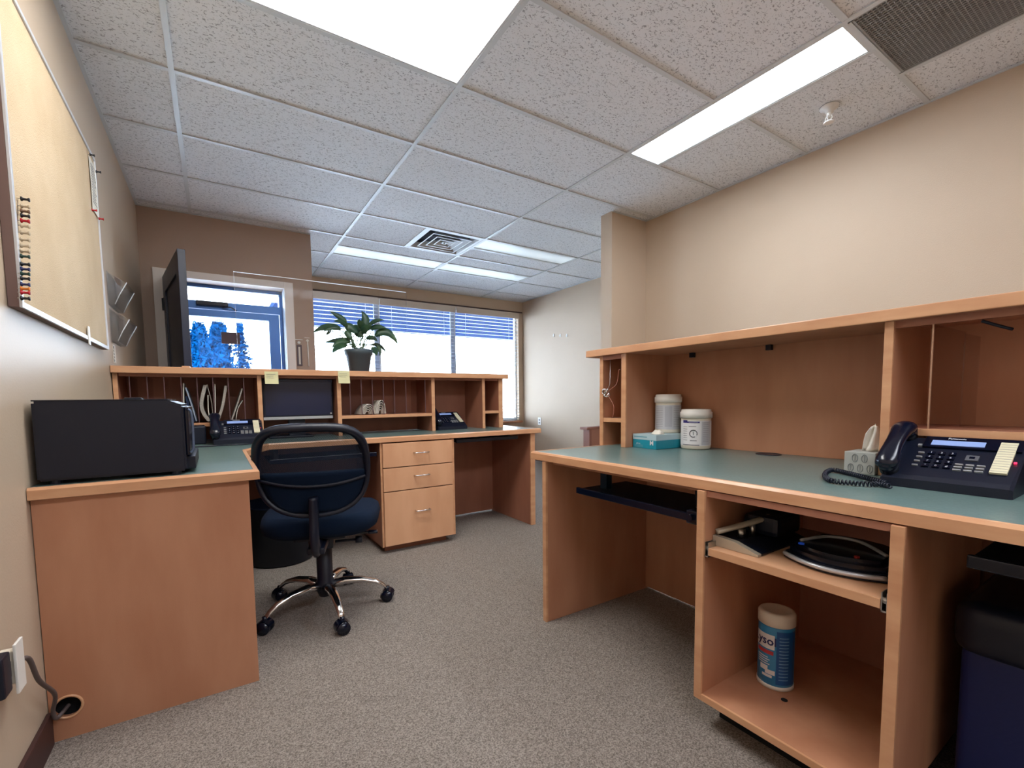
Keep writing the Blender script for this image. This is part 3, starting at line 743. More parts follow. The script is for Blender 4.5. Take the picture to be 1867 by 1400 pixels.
# ------------------------------------------------------------------ printer
t = thing('printer', 'large black box-shaped laser printer on the near end of the L-shaped desk', 'printer', (-.17, -.70, CT))
PT = 1.0095
bm = bmesh.new(); prism(bm, [(-.345, 1), (-.345, 0), (.010, 0), (.010, .93), (-.03, 1)], -.945, -.55)
for v in bm.verts: v.co = Vector((v.co.x, v.co.z, CT+.012+v.co.y*(PT-CT-.012)))
bmesh.ops.recalc_face_normals(bm, faces=bm.faces[:]); bmesh.ops.bevel(bm, geom=bm.edges[:], offset=.006, segments=2, affect='EDGES')
obj('body', bm, BLACK, t)
obj('top_cover', B(-.345, -.03, -.94, -.56, PT, PT+.004, .001), BLACKG, t)
bm = bmesh.new(); box(bm, .010, .022, -.92, -.57, CT+.06, PT-.022, .004); obj('front_door', bm, BLACKG, t)
bm = bmesh.new(); tube(bm, spline([(.022, -.925, PT-.03), (.031, -.925, PT-.05), (.031, -.925, CT+.09), (.022, -.925, CT+.07)], 6), .004, 8); obj('door_trim', bm, mat('trim_blue_grey', (96, 112, 140), .25, .4), t, True)
obj('paper_tray', B(.0, .034, -.90, -.58, CT+.012, CT+.055, .004), BLACK, t)
bm = bmesh.new()
for xx in (-.31, -.02):
    for yy in (-.92, -.58): cyl(bm, (xx, yy, CT+.0005), (xx, yy, CT+.013), .014, n=14)
obj('feet', bm, BLACK, t)
bm = bmesh.new(); box(bm, -.1575, -.11, -.80, -.74, PT+.004, PT+.011, .003); obj('control_hump', bm, BLACKG, t)

# ------------------------------------------------------------------ plant
t = thing('potted_plant', 'leafy green plant in a dark grey pot on the hutch in front of the blinds', 'plant', (.985, .56, 1.2015))
POT = mat('pot_grey', (58, 72, 80), .5, bump=(40, .1))
pc = onY(655, 674, .56); PCX, PCY = pc.x, .56
t.location = (PCX, PCY, 1.2015)
bm = bmesh.new(); lathe(bm, [(0, 0), (.064, 0), (.068, .004), (.088, .12), (.097, .128), (.099, .160), (.093, .162), (.090, .150), (.085, .145), (0, .145)], 36, (PCX, PCY, 1.2015)); obj('pot', bm, POT, t, True)
bm = bmesh.new(); lathe(bm, [(0, .151), (.05, .150), (.085, .146)], 24, (PCX, PCY, 1.2015)); obj('soil', bm, mat('soil', (52, 40, 36), .95, bump=(80, .8)), t)
LEAF = mat('leaf_green', (34, 66, 48), .4, spec=.4, var=(14, (70, 98, 56), .5, .85)); STEM = mat('stem_green', (70, 92, 62), .5)
def zz(x, y): return (560+x/4.118, 480+y/4.118)
leaves = [((295, 440), (240, 402), (168, 358), 30), ((300, 480), (255, 440), (200, 436), 26), ((245, 482), (140, 478), (45, 520), 34), ((252, 500), (190, 486), (118, 515), 22),
 ((325, 572), (230, 578), (128, 596), 26), ((322, 588), (240, 596), (188, 632), 30), ((300, 612), (232, 630), (190, 674), 34), ((412, 480), (438, 425), (408, 358), 46),
 ((440, 500), (400, 455), (392, 420), 40), ((462, 470), (515, 432), (578, 426), 22), ((470, 492), (530, 478), (592, 485), 28), ((512, 545), (600, 520), (682, 607), 46),
 ((445, 565), (490, 560), (528, 586), 28), ((482, 612), (545, 620), (592, 670), 20), ((488, 630), (510, 660), (522, 692), 34), ((515, 610), (545, 650), (545, 694), 20),
 ((285, 468), (330, 490), (385, 530), 48), ((340, 480), (385, 500), (432, 522), 46), ((405, 520), (440, 492), (488, 462), 40), ((290, 505), (318, 545), (340, 552), 36),
 ((170, 500), (165, 515), (140, 535), 20), ((520, 470), (560, 490), (590, 478), 20), ((420, 545), (380, 520), (350, 470), 44)]
for i, (a, b_, c_, wd) in enumerate(leaves):
    dy0 = random.uniform(-.03, .03); dy1 = random.uniform(-.13, .13)
    def at(p, f): return onY(*zz(*p), PCY+dy0+(dy1-dy0)*f)
    A, B_, Cc = at(a, 0.2), at(b_, .6), at(c_, 1)
    N = 8; bm = bmesh.new(); rows = []
    hw = wd/4.118/2*.0041*1.28
    pts = [A*(1-u)**2 + (2*B_-.5*A-.5*Cc)*2*u*(1-u) + Cc*u*u for u in [k/N for k in range(N+1)]]
    for k, p in enumerate(pts):
        u = k/N; tg = (pts[min(k+1, N)]-pts[max(k-1, 0)]).normalized(); view = (CAM-p).normalized()
        side = tg.cross((view+Vector((0, 0, .3))*random.choice((1,))).normalized()).normalized()
        w_ = hw*(math.sin(PI*min(1, u*.97+.03)**.75)**.8) + .0006
        dn = side.cross(tg).normalized()
        rows.append([bm.verts.new(p - side*w_ + dn*w_*.25), bm.verts.new(p), bm.verts.new(p + side*w_ + dn*w_*.25)])
    for r0, r1 in zip(rows, rows[1:]):
        for q in range(2): bm.faces.new((r0[q], r0[q+1], r1[q+1], r1[q]))
    lf = obj('leaf', bm, LEAF, t, True)
    md = lf.modifiers.new('th', 'SOLIDIFY'); md.thickness = .0012
    base = Vector((PCX+random.uniform(-.03, .03), PCY+random.uniform(-.03, .03), 1.35))
    mid = base.lerp(A, .55)+Vector((0, 0, .02)); bm = bmesh.new(); tube(bm, spline([base, mid, A, pts[1]], 4), .003, 6); obj('stem', bm, STEM, lf, True)

# acrylic sneeze guard
a = onY(426, 497, .60); b_ = onY(740, 532, .60)
zt = (a.z+b_.z)/2
t = thing('sneeze_guard', 'clear acrylic sneeze guard standing on the hutch left of the plant', 'screen', ((a.x+b_.x)/2, .60, 1.202))
obj('pane', B(a.x, b_.x, .598, .602, 1.2015, zt), ACRY, t)
bm = bmesh.new(); box(bm, a.x, b_.x, .5975, .6025, zt, zt+.0035); obj('top_edge', bm, ACRYE, t)
bm = bmesh.new(); box(bm, a.x-.0012, a.x, .5975, .6025, 1.2015, zt+.0035); obj('side_edge', bm, clear('edge_soft', (.8, .84, .9), .35, .2), t)
bm = bmesh.new(); box(bm, b_.x, b_.x+.0012, .5975, .6025, 1.2015, zt+.0035); obj('side_edge', bm, clear('edge_soft2', (.8, .84, .9), .3, .2), t)
for xx in (a.x+.1, b_.x-.1):
    bm = bmesh.new(); box(bm, xx-.03, xx+.03, .59, .598, 1.2015, 1.214); box(bm, xx-.03, xx+.03, .602, .61, 1.2015, 1.214); obj('foot', bm, ACRY, t)
pk = onY(339, 667, .45)
tag(obj('wooden_block', B(pk.x-.02, pk.x+.02, .43, .47, 1.2012, 1.212, .003), EDGE), 'tiny wooden block on the hutch top below the open door', 'block')

# ------------------------------------------------------------------ office chair
def office_chair():
    t = thing('office_chair', 'black mesh-back office chair with chrome five-star base between the desks', 'chair', (.505, -.50, 0), -.30)
    # local: +y is the sitting direction
    for k in range(5):
        a = math.radians(-88+17.2+72*k)     # world angle + compensation for rz
        c, s = math.cos(a), math.sin(a)
        pr = [(.03, .118), (.09, .130), (.17, .125), (.235, .105), (.27, .082), (.285, .066)]
        wd = [.026, .024, .020, .017, .015, .012]; ht = [.020, .018, .014, .012, .011, .010]
        bm = bmesh.new(); rows = []
        for (r_, z), w_, h_ in zip(pr, wd, ht):
            ring_ = []
            for q in range(10):
                an = 2*PI*q/10; u = w_*math.cos(an); v = h_*math.sin(an); ring_.append(bm.verts.new((r_*c-u*s, r_*s+u*c, z+v)))
            rows.append(ring_)
        for r0, r1 in zip(rows, rows[1:]):
            for q in range(10): bm.faces.new((r0[q], r0[(q+1) % 10], r1[(q+1) % 10], r1[q]))
        bm.faces.new(rows[0][::-1]); bm.faces.new(rows[-1]); bmesh.ops.recalc_face_normals(bm, faces=bm.faces[:])
        lg = obj('leg', bm, CHROME, t, True, world=False)
        bm = bmesh.new(); cx_, cy_ = .288*c, .288*s; ra = random.uniform(0, PI); ux, uy = math.cos(ra), math.sin(ra)
        for sd in (-1, 1): cyl(bm, (cx_+ux*sd*.008, cy_+uy*sd*.008, .029), (cx_+ux*sd*.026, cy_+uy*sd*.026, .029), .028, n=20)
        bm2 = []
        vs = []
        for sd in (-1, 1):   # hood over the wheels
            arc = [Vector((cx_, cy_, .029)) + Vector((-uy*math.cos(th), ux*math.cos(th), math.sin(th)))*.033 + Vector((ux, uy, 0))*sd*.022 for th in [PI*q/10 for q in range(-1, 10)]]
            vs.append([bm.verts.new(p) for p in arc])
        for q in range(10): bm.faces.new((vs[0][q], vs[0][q+1], vs[1][q+1], vs[1][q]))
        cyl(bm, (cx_, cy_, .045), (cx_, cy_, .075), .010, n=12)
        obj('caster', bm, BLACKG, lg, True, world=False)
    bm = bmesh.new(); lathe(bm, [(0, .07), (.03, .07), (.042, .10), (.044, .135), (.036, .15), (.036, .30), (.03, .305), (.024, .31), (.024, .40), (0, .40)], 28); obj('gas_column', bm, BLACK, t, True, world=False)
    bm = bmesh.new(); box(bm, -.11, .11, -.14, .14, .375, .405, .01); box(bm, -.055, .055, -.10, .10, .32, .385, .015); box(bm, -.035, .035, -.26, -.06, .35, .38, .008); obj('mechanism', bm, BLACK, t, world=False)
    bm = bmesh.new(); tube(bm, spline([(.05, .0, .365), (.15, .0, .36), (.215, .01, .355)], 4), .006, 8); box(bm, .205, .25, -.005, .025, .348, .362, .005); obj('height_lever', bm, BLACKG, t, True, world=False)
    bm = bmesh.new(); cyl(bm, (.06, -.08, .35), (.15, -.08, .35), .006, n=10); cyl(bm, (.15, -.08, .35), (.18, -.08, .35), .016, n=14); obj('tension_knob', bm, BLACK, t, True, world=False)
    # seat cushion
    bm = bmesh.new(); N = 40; rows = []
    prof = [(0.0, .385), (.6, .385), (.86, .398), (.975, .42), (1.0, .450), (.97, .478), (.88, .495), (.7, .500), (.4, .494), (0, .490)]
    for f, z in prof:
        if f == 0: rows.append([bm.verts.new((0, .02, z))]); continue
        r_ = []
        for q in range(N):
            a = 2*PI*q/N; ca, sa = math.cos(a), math.sin(a); e = .55
            x = .262*f*math.copysign(abs(ca)**e, ca); y = .235*f*math.copysign(abs(sa)**e, sa)
            r_.append(bm.verts.new((x*(1+.06*(y/.235)), y+.02, z - (.02*max(0, (y-.12)/.11)**2))))
        rows.append(r_)
    for a, b_ in zip(rows, rows[1:]):
        for i in range(N):
            j = (i+1) % N
            if len(a) == 1: bm.faces.new((a[0], b_[j], b_[i]))
            elif len(b_) == 1: bm.faces.new((a[i], a[j], b_[0]))
            else: bm.faces.new((a[i], a[j], b_[j], b_[i]))
    bmesh.ops.recalc_face_normals(bm, faces=bm.faces[:]); obj('seat', bm, BLACKM, t, True, world=False)
    # backrest surface: y as function of x,z
    def by(x, z): return -.235 - .10*((z-.55)/.4) + .9*x*x*.55 - .05*math.sin(PI*max(0, min(1, (z-.50)/.42)))*-.6
    out = []
    shape = [(0, .895), (.10, .892), (.160, .876), (.196, .838), (.212, .785), (.218, .72), (.212, .655), (.190, .595), (.145, .55), (.085, .525), (0, .516)]
    loop = shape + [(-x, z) for x, z in shape[-2:0:-1]]
    sp = spline([Vector((x, by(x, z), z)) for x, z in loop] + [Vector((0, by(0, .895), .895))], 3)[:-1]
    rad = [.018+.010*max(0, min(1, (p.z-.70)/.15)) for p in sp]
    bm = bmesh.new(); tube(bm, sp, .02, 10, True, radii=rad, flat=.65); obj('back_frame', bm, BLACK, t, True, world=False)
    def surf(z0, z1, m_, name, inset, th_, nx=14, nz=12):
        def hw(z):
            for (xa, za), (xb, zb) in zip(shape, shape[1:]):
                if zb <= z <= za: return xa+(xb-xa)*(za-z)/(za-zb)
            return 0
        bm = bmesh.new(); g = []
        for k in range(nz+1):
            z = z0+(z1-z0)*k/nz; h_ = max(.01, hw(z)-inset); g.append([bm.verts.new((h_*(2*q/nx-1), by(h_*(2*q/nx-1), z)+.004, z)) for q in range(nx+1)])
        for k in range(nz):
            for q in range(nx): bm.faces.new((g[k][q], g[k][q+1], g[k+1][q+1], g[k+1][q]))
        o = obj(name, bm, m_, t, True, world=False)
        if th_: md = o.modifiers.new('th', 'SOLIDIFY'); md.thickness = th_; md.offset = 0
    surf(.545, .88, MESH, 'mesh_panel', .008, 0)
    surf(.530, .70, BLACKM, 'lumbar_pad', .012, .03)
    bm = bmesh.new(); tube(bm, spline([Vector((x, by(x, .668-.02*(1-(x/.2)**2))-.016, .672-.03*(1-(x/.2)**2))) for x in (-.21, -.14, -.07, 0, .07, .14, .21)], 4), .007, 8); obj('back_rib', bm, BLACK, t, True, world=False)
    bm = bmesh.new(); tube(bm, spline([(0, -.12, .365), (0, -.24, .37), (0, -.285, .42), (0, -.275, .52), (0, -.272, .60)], 6), .02, 10, radii=None, flat=1.8); obj('back_spine', bm, BLACK, t, True, world=False)
    return t
office_chair()
# waste basket under the corner
t = thing('waste_basket', 'low round black waste basket under the desk behind the mesh chair', 'bin', (.415, .40, 0))
bm = bmesh.new(); lathe(bm, [(0, .002), (.18, .002), (.188, .01), (.205, .36), (.212, .36), (.212, .37), (.198, .37), (.18, .02), (0, .02)], 36, (0, 0, 0)); obj('bucket', bm, BLACK, t, True, world=False)

# ------------------------------------------------------------------ left wall items
t = thing('cork_board', 'large cork board in a thin pale metal frame on the left wall', 'notice board', (LX, -.42, 1.262))
cy0, cy1, cz0, cz1 = -.995, .20, 1.266, 2.172
X0 = LX+.001
obj('backing', B(X0, X0+.022, cy0, cy1, cz0, cz1, .001), BROWNF, t)
obj('cork_sheet', B(X0+.022, X0+.0235, cy0+.012, cy1-.012, cz0+.015, cz1-.012), CORK, t)
fx0, fx1 = X0+.0222, X0+.029
for a in ((cy0, cy0+.014, cz0, cz1), (cy1-.014, cy1, cz0, cz1), (cy0+.014, cy1-.014, cz0, cz0+.016), (cy0+.014, cy1-.014, cz1-.014, cz1)):
    obj('frame_strip', B(fx0, fx1, a[0], a[1], a[2], a[3], .001), ALUL, t)
# ghosts left by old notices (small torn scraps)
CX = X0+.0242
def yz(px, py): p = onX(px, py, CX); return p.y, p.z
a = yz(160, 282); c_ = yz(183, 405)
bm = bmesh.new(); ribbon(bm, [(CX+.002, a[1]), (CX+.004, (a[1]+c_[1])/2), (CX+.003, c_[1])], .0008, a[0], a[0]+.125, lambda x, e, z: Vector((x, e, z)))
t = thing('pinned_paper', 'printed white sheet pinned over the right edge of the cork board', 'paper', (CX, a[0]+.07, c_[1]))
obj('sheet', bm, PAPER, t)
bm = bmesh.new(); z = a[1]-.03
while z > c_[1]+.03: box(bm, CX+.0044, CX+.0048, a[0]+.018, a[0]+.11-random.random()*.03, z, z+.004); z -= .013
obj('print_lines', bm, TEXTG, t)
cols_ = {'black': (22, 26, 34), 'navy blue': (32, 40, 96), 'red': (186, 24, 38), 'clear': (196, 178, 150), 'brown': (122, 92, 70), 'dark green': (26, 60, 50), 'orange': (222, 130, 50)}
PM = {k: mat('pin_'+k.replace(' ', '_'), v, .25) for k, v in cols_.items()}
def pin(colr, px, py, lab, group=None, m_=None):
    y, z = yz(px, py); t = thing('push_pin', lab, 'pin', (CX, y, z), 0, group)
    bm = bmesh.new(); cyl(bm, (0, 0, 0), (.008, 0, 0), .0012, n=6); obj('needle', bm, STEEL, t, world=False)
    bm = bmesh.new(); lathe(bm, [(0, .006), (.006, .006), (.0065, .008), (.0035, .011), (.0032, .019), (.0055, .022), (.0055, .024), (0, .0245)], 12)
    for v in bm.verts: v.co = Vector((v.co.z, v.co.x, v.co.y))
    obj('head', bm, PM[colr], t, True, world=False)
seq = [('black', 190), ('clear', 270), ('brown', 325), ('black', 375), ('red', 432), ('clear', 490), ('clear', 565), ('clear', 640), ('clear', 710), ('clear', 770), ('dark green', 828), ('black', 915), ('navy blue', 970), ('dark green', 1022), ('black', 1075), ('navy blue', 1140), ('orange', 1190), ('red', 1232), ('black', 1296)]
ords = ['topmost', 'second', 'third', 'fourth', 'fifth', 'sixth', 'seventh', 'eighth', 'ninth', 'tenth', 'eleventh', 'twelfth', 'thirteenth', 'fourteenth', 'fifteenth', 'sixteenth', 'seventeenth', 'eighteenth', 'lowest']
for (c__, zy), od in zip(seq, ords): pin(c__, 32, zy/6.087+330, '%s push pin, %s from the top in the column along the board' % (c__, od) if od not in ('topmost', 'lowest') else '%s push pin, %s in the column along the cork board' % (c__, od), 'push pins down the left edge of the cork board')
pin('black', 160, 281, 'black pin at the top left corner of the pinned sheet'); pin('black', 172, 312, 'black pin at the right edge of the pinned sheet')
pin('red', 164, 382, 'red pin at the lower left of the pinned sheet'); pin('red', 177, 398, 'red pin at the bottom right corner of the pinned sheet')
a = yz(156, 594); c_ = yz(167, 616)
bm = B(CX+.005, CX+.008, a[0], a[0]+.028, a[1]-.075, a[1]); tag(obj('name_card', bm, WHITE), 'small white card standing on the lower frame of the cork board', 'card')
# clear file holders
def holder(lab, y0, y1, z0, h):
    t = thing('wall_file_holder', lab, 'file holder', (LX, (y0+y1)/2, z0), 0, 'clear file holders on the left wall')
    A2 = clear('acrylic_smoke_%s' % round(z0, 2), (.90, .92, .95), .12, .08)
    obj('back_plate', B(LX+.002, LX+.006, y0, y1, z0, z0+h, .001), A2, t)
    bm = bmesh.new(); ribbon(bm, [(q.x, q.y) for q in spline([Vector((LX+.006, z0+.004, 0)), Vector((LX+.03, z0+.006, 0)), Vector((LX+.052, z0+.06, 0)), Vector((LX+.085, z0+h*.70, 0))], 5)], .004, y0, y1, lambda x, e, z: Vector((x, e, z))); obj('front_pocket', bm, A2, t, False)
    for yy in (y0, y1-.003):
        bm = bmesh.new(); v = [bm.verts.new(Vector((x, y_, z))) for y_ in (yy, yy+.003) for x, z in ((LX+.006, z0+.004), (LX+.03, z0+.006), (LX+.052, z0+.06), (LX+.085, z0+h*.70), (LX+.006, z0+h*.95))]
        bm.faces.new(v[:5]); bm.faces.new(v[5:][::-1])
        for i in range(5): bm.faces.new((v[i], v[5+i], v[5+(i+1) % 5], v[(i+1) % 5]))
        s_ = obj('side_panel', bm, A2, t)
        bm = bmesh.new(); tube(bm, [(LX+.03, yy, z0+.006), (LX+.052, yy, z0+.06), (LX+.085, yy, z0+h*.70)], .0026, 6); obj('bright_rim', bm, ACRYE, s_, True)
holder('upper clear acrylic file holder on the left wall past the cork board', .46, .74, 1.53, .18)
holder('lower clear acrylic file holder on the left wall past the cork board', .47, .75, 1.335, .18)
a = onX(207, 640, LX+.004); 
t = thing('wall_card', 'narrow white card with black writing below the file holders', 'card', (LX, a.y, 1.21))
obj('card', B(LX+.001, LX+.003, a.y, a.y+.07, 1.225, 1.325), PAPER, t)
bm = bmesh.new()
for k in range(5): tube(bm, [(LX+.0035, a.y+.012+.01*math.sin(q*2.1+k), 1.315-k*.018-q*.003) for q in range(5)], .0014, 5)
obj('writing', bm, TEXTD, t)
# outlet, adapter and cord
t = thing('wall_outlet', 'white outlet plate standing off the left wall near the floor', 'outlet', (LX, -1.26, .31))
obj('box', B(LX+.001, LX+.030, -1.262, -1.238, .34, .42, .002), IVORY, t)
obj('cover_plate', B(LX+.030, LX+.036, -1.272, -1.224, .318, .438, .002), WHITE, t)
t = thing('adapter_shadow', 'black plug block by the wall outlet near the floor, also standing for the shadow gap', 'adapter', (LX+.05, -1.31, .33))
obj('body', B(LX+.001, LX+.028, -1.325, -1.276, .335, .43, .006), BLACK, t)  # black plug body doubles as the dark shadow gap beside the plate
obj('plug', B(LX+.006, LX+.024, -1.276, -1.263, .36, .40, .003), BLACK, t)
P = [(LX+.02, -1.238, .375), (LX+.035, -1.20, .37), (LX+.035, -1.14, .28), (LX+.035, -1.03, .18), (LX+.02, -.995, .115), (LX+.022, -.985, .085), (-.33, -.965, .085), (-.32, -.935, .09)]
bm = bmesh.new(); tube(bm, spline(P, 8), .0055, 8); obj('cord', bm, mat('cord_grey', (92, 80, 78), .6), t, True)

# things beside the door
a = onY(541, 617, DY-.02)
t = thing('wall_thermometer', 'narrow dark-framed thermometer hanging on the wall right of the door', 'thermometer', (.80, DY-.01, 1.33))
p0 = onY(541, 628, DY-.02); p1 = onY(552, 667, DY-.02)
obj('plate', B(p0.x, p1.x, DY-.012, DY-.004, p1.z, p0.z, .002), mat('thermo_dark', (84, 70, 78), .4), t)
obj('scale', B(p0.x+.014, p1.x-.014, DY-.014, DY-.012, p1.z+.015, p0.z-.02), PAPER, t)
bm = bmesh.new(); cyl(bm, ((p0.x+p1.x)/2, DY-.001, p0.z+.02), ((p0.x+p1.x)/2, DY-.014, p0.z+.02), .013, n=16); obj('hanger', bm, WHITE, t)
obj('header', B(p0.x-.015, p1.x+.01, DY-.012, DY-.001, p0.z+.045, p0.z+.052), WHITE, t)
p0 = onY(561, 625, DY-.02); p1 = onY(567, 668, DY-.02)
t = thing('wall_wand', 'slim white wand hanging on a hook at the wall end by the windows', 'wand', (p0.x, DY-.01, 1.33))
bm = bmesh.new(); tube(bm, [(p0.x, DY-.012, p0.z+.02), (p0.x+.003, DY-.012, p1.z)], .006, 8); obj('rod', bm, WHITE, t, True)
bm = bmesh.new(); cyl(bm, (p0.x, DY-.001, p0.z+.022), (p0.x, DY-.016, p0.z+.022), .012, n=14); box(bm, p0.x-.025, p0.x+.02, DY-.012, DY-.001, p0.z+.045, p0.z+.051); obj('hook', bm, WHITE, t)
# far wall bits
a = onX(984, 768, FX)
t = thing('wall_outlet', 'small white wall outlet on the far wall right of the windows', 'outlet', (FX, a.y, a.z-.05))
obj('cover_plate', B(FX-.006, FX-.001, a.y-.04, a.y+.04, a.z-.06, a.z+.06, .002), WHITE, t)
for dz in (-.022, .022): obj('socket', B(FX-.008, FX-.006, a.y-.015, a.y+.015, a.z+dz-.012, a.z+dz+.012), TEXTG, t)
for px, lab in ((1010, 'left'), (1022, 'middle'), (1034, 'right')):
    a = onX(px, 611, FX)
    bm = bmesh.new(); box(bm, FX-.008, FX-.001, a.y-.012, a.y+.012, a.z-.025, a.z+.02, .002); tube(bm, [(FX-.006, a.y, a.z-.015), (FX-.025, a.y, a.z-.02), (FX-.028, a.y, a.z)], .003, 6)
    tag(obj('wall_hook', bm, WHITE), '%s one of three tiny white hooks on the far cream wall' % lab, 'hook', 'hooks on the far wall')
# low wooden cabinet beyond the partition
a = onZ(1072, 779, .70)
t = thing('credenza', 'low brown wooden cabinet seen beyond the right desk against the cream wall', 'cabinet', (a.x+.3, a.y+.05, 0))
ax, ay = a.x-.02, a.y
DW = mat('reddish_wood', (146, 98, 84), .5)
obj('top', B(ax, ax+.95, ay-.01, ay+.10, .675, .70, .004), DW, t)
for xx in (ax+.04, ax+.87): obj('side_panel', B(xx, xx+.03, ay+.0, ay+.09, .0, .675), DW, t)
obj('front_panel', B(ax+.07, ax+.87, ay+.01, ay+.02, .06, .675), mat('reddish_wood_2', (168, 118, 100), .5), t)
obj('back_panel', B(ax+.07, ax+.87, ay+.07, ay+.08, .06, .675), DW, t)

# ------------------------------------------------------------------ right desk
RT = .76; XE = 1.30; YL = -1.095; YR = -4.3; XB = 2.07
t = thing('long_desk', 'long desk with green laminate top and maple edge along the right side', 'desk', (1.68, -2.5, 0))
poly = [(XB, YL), (XE+.018, YL), (XE+.018, YR), (XB, YR)]
poly2 = [(XB, YL-.012), (XE+.022, YL-.012), (XE+.018, YL-.018), (XE+.018, YR), (XB, YR)]
bm = bmesh.new(); prism(bm, poly2[::-1], RT-.035, RT); obj('worktop', bm, COUNTER, t)
def band_r(pts, z0, z1): # pts run so that outside is on the left of travel
    return band([p for p in pts[::-1]], z0, z1)
obj('edge_band', band_r([(XE+.018, YR), (XE+.018, YL-.018), (XB, YL-.018)], RT-.037, RT), EDGE, t)
obj('end_panel', B(1.312, 1.98, -1.20, -1.178, 0, RT-.036), WOOD, t); obj('end_panel_edge', B(1.302, 1.313, -1.201, -1.177, 0, RT-.036, .001), EDGE, t)
obj('modesty_panel', B(1.96, 1.98, -1.94, -1.20, .012, RT-.036), WOOD, t)
obj('modesty_panel', B(1.96, 1.98, YR, -1.94, .012, RT-.036), WOODD, t)
obj('apron', B(1.34, 1.36, -1.94, -1.205, .71, RT-.036), WOOD, t)
bm = bmesh.new(); p = onZ(1404, 828, RT); lathe(bm, [(0, .001), (.040, .001), (.042, .003), (.046, .003), (.047, 0.0005), (0, .0005)], 28, (p.x-.012, p.y, RT)); obj('grommet', bm, BLACK, t)

# open cabinet
cy0, cy1 = -2.425, -1.945; cz0 = .085; CX0 = 1.292; CX1 = 1.90
t = thing('open_cabinet', 'open-fronted wooden cabinet under the right desk holding the wipes canister', 'cabinet', (1.6, -2.18, 0))
for a, b_ in ((cy1-.024, cy1), (cy0, cy0+.024)):
    u = obj('side_panel', B(CX0+.008, CX1, a, b_, cz0, RT-.0365), WOOD, t); obj('panel_edge', B(CX0, CX0+.008, a, b_, cz0, RT-.0365, .001), EDGE, u)
u = obj('bottom_panel', B(CX0+.008, CX1, cy0+.024, cy1-.024, cz0, cz0+.02), WOOD, t); obj('panel_edge', B(CX0, CX0+.008, cy0+.024, cy1-.024, cz0, cz0+.02, .001), EDGE, u)
obj('back_panel', B(CX1-.012, CX1, cy0+.024, cy1-.024, cz0+.02, RT-.0365), WOODD, t)
obj('top_rail', B(CX0+.012, CX0+.03, cy0+.024, cy1-.024, RT-.054, RT-.0365), WOODD, t)
obj('plinth', B(CX0+.09, CX1-.02, cy0+.03, cy1-.03, 0, cz0), DARK, t)
SZ = .556
u = obj('sliding_shelf', B(CX0+.012, CX1-.16, cy0+.037, cy1-.037, SZ-.020, SZ), PALEW, t); obj('shelf_edge', B(CX0+.004, CX0+.012, cy0+.037, cy1-.037, SZ-.021, SZ+.001, .001), EDGE, u)
for a, b_ in ((cy1-.036, cy1-.0245), (cy0+.0245, cy0+.036)):
    bm = bmesh.new(); box(bm, CX0+.006, CX1-.1, a, b_, SZ-.028, SZ-.024); box(bm, CX0+.006, CX1-.1, a, a+.002, SZ-.028, SZ+.016); box(bm, CX0+.006, CX1-.1, b_-.002, b_, SZ-.028, SZ+.016); cyl(bm, (CX0+.02, a+.001, SZ-.005), (CX0+.02, b_-.001, SZ-.005), .008, n=14); obj('slide_rail', bm, STEEL, t)
bm = bmesh.new(); p = onZ(1430, 1276, cz0+.0205); lathe(bm, [(0, .0008), (.009, .0008), (.009, 0), (0, 0)], 14, (p.x, p.y, cz0+.0203)); 
obj('screw_hole', bm, DARK, t)

# hole punch on the shelf
t = thing('hole_punch', 'grey metal hole punch with raised lever on the cabinet sliding shelf', 'hole punch', (1.45, -2.0, SZ), 0)
GM = mat('punch_grey', (188, 178, 160), .35, .3)
a = onX(1303, 990, 1.345); c_ = onX(1385, 1015, 1.345)
y1_, y0_ = a.y, c_.y
bm = bmesh.new(); prism(bm, [(0, 0), (0, .030), (.5, .026), (1, .006), (1, 0)], 0, 1)
for v in bm.verts: v.co = Vector((1.335+v.co.z*.018, y1_+(y0_-y1_)*v.co.x, SZ+.001+v.co.y))
bmesh.ops.recalc_face_normals(bm, faces=bm.faces[:]); obj('front_plate', bm, GM, t)
bm = bmesh.new(); prism(bm, [(0, 0), (0, .028), (.5, .024), (1, .005), (1, 0)], 0, 1)
for v in bm.verts: v.co = Vector((1.353+v.co.z*.26, y1_+(y0_-y1_)*v.co.x*1.0, SZ+.001+v.co.y*.95))
bmesh.ops.recalc_face_normals(bm, faces=bm.faces[:]); obj('base', bm, BLACK, t)
bm = bmesh.new(); tube(bm, spline([(1.345, y1_-.005, SZ+.040), (1.39, y1_-.035, SZ+.054), (1.46, y1_-.07, SZ+.072), (1.50, y1_-.075, SZ+.078)], 5), .012, 10, flat=.7); obj('lever', bm, GM, t, True)
bm = bmesh.new(); cyl(bm, (1.40, y1_-.05, SZ+.025), (1.40, y1_-.05, SZ+.05), .011, n=14); obj('punch_post', bm, STEEL, t, True)
bm = bmesh.new(); cyl(bm, (1.44, y1_-.06, SZ+.025), (1.44, y1_-.06, SZ+.062), .008, n=14); obj('punch_post', bm, STEEL, t, True)
bm = bmesh.new(); box(bm, 1.46, 1.60, y0_+.01, y1_-.02, SZ+.027, SZ+.085, .015); obj('housing', bm, BLACK, t)

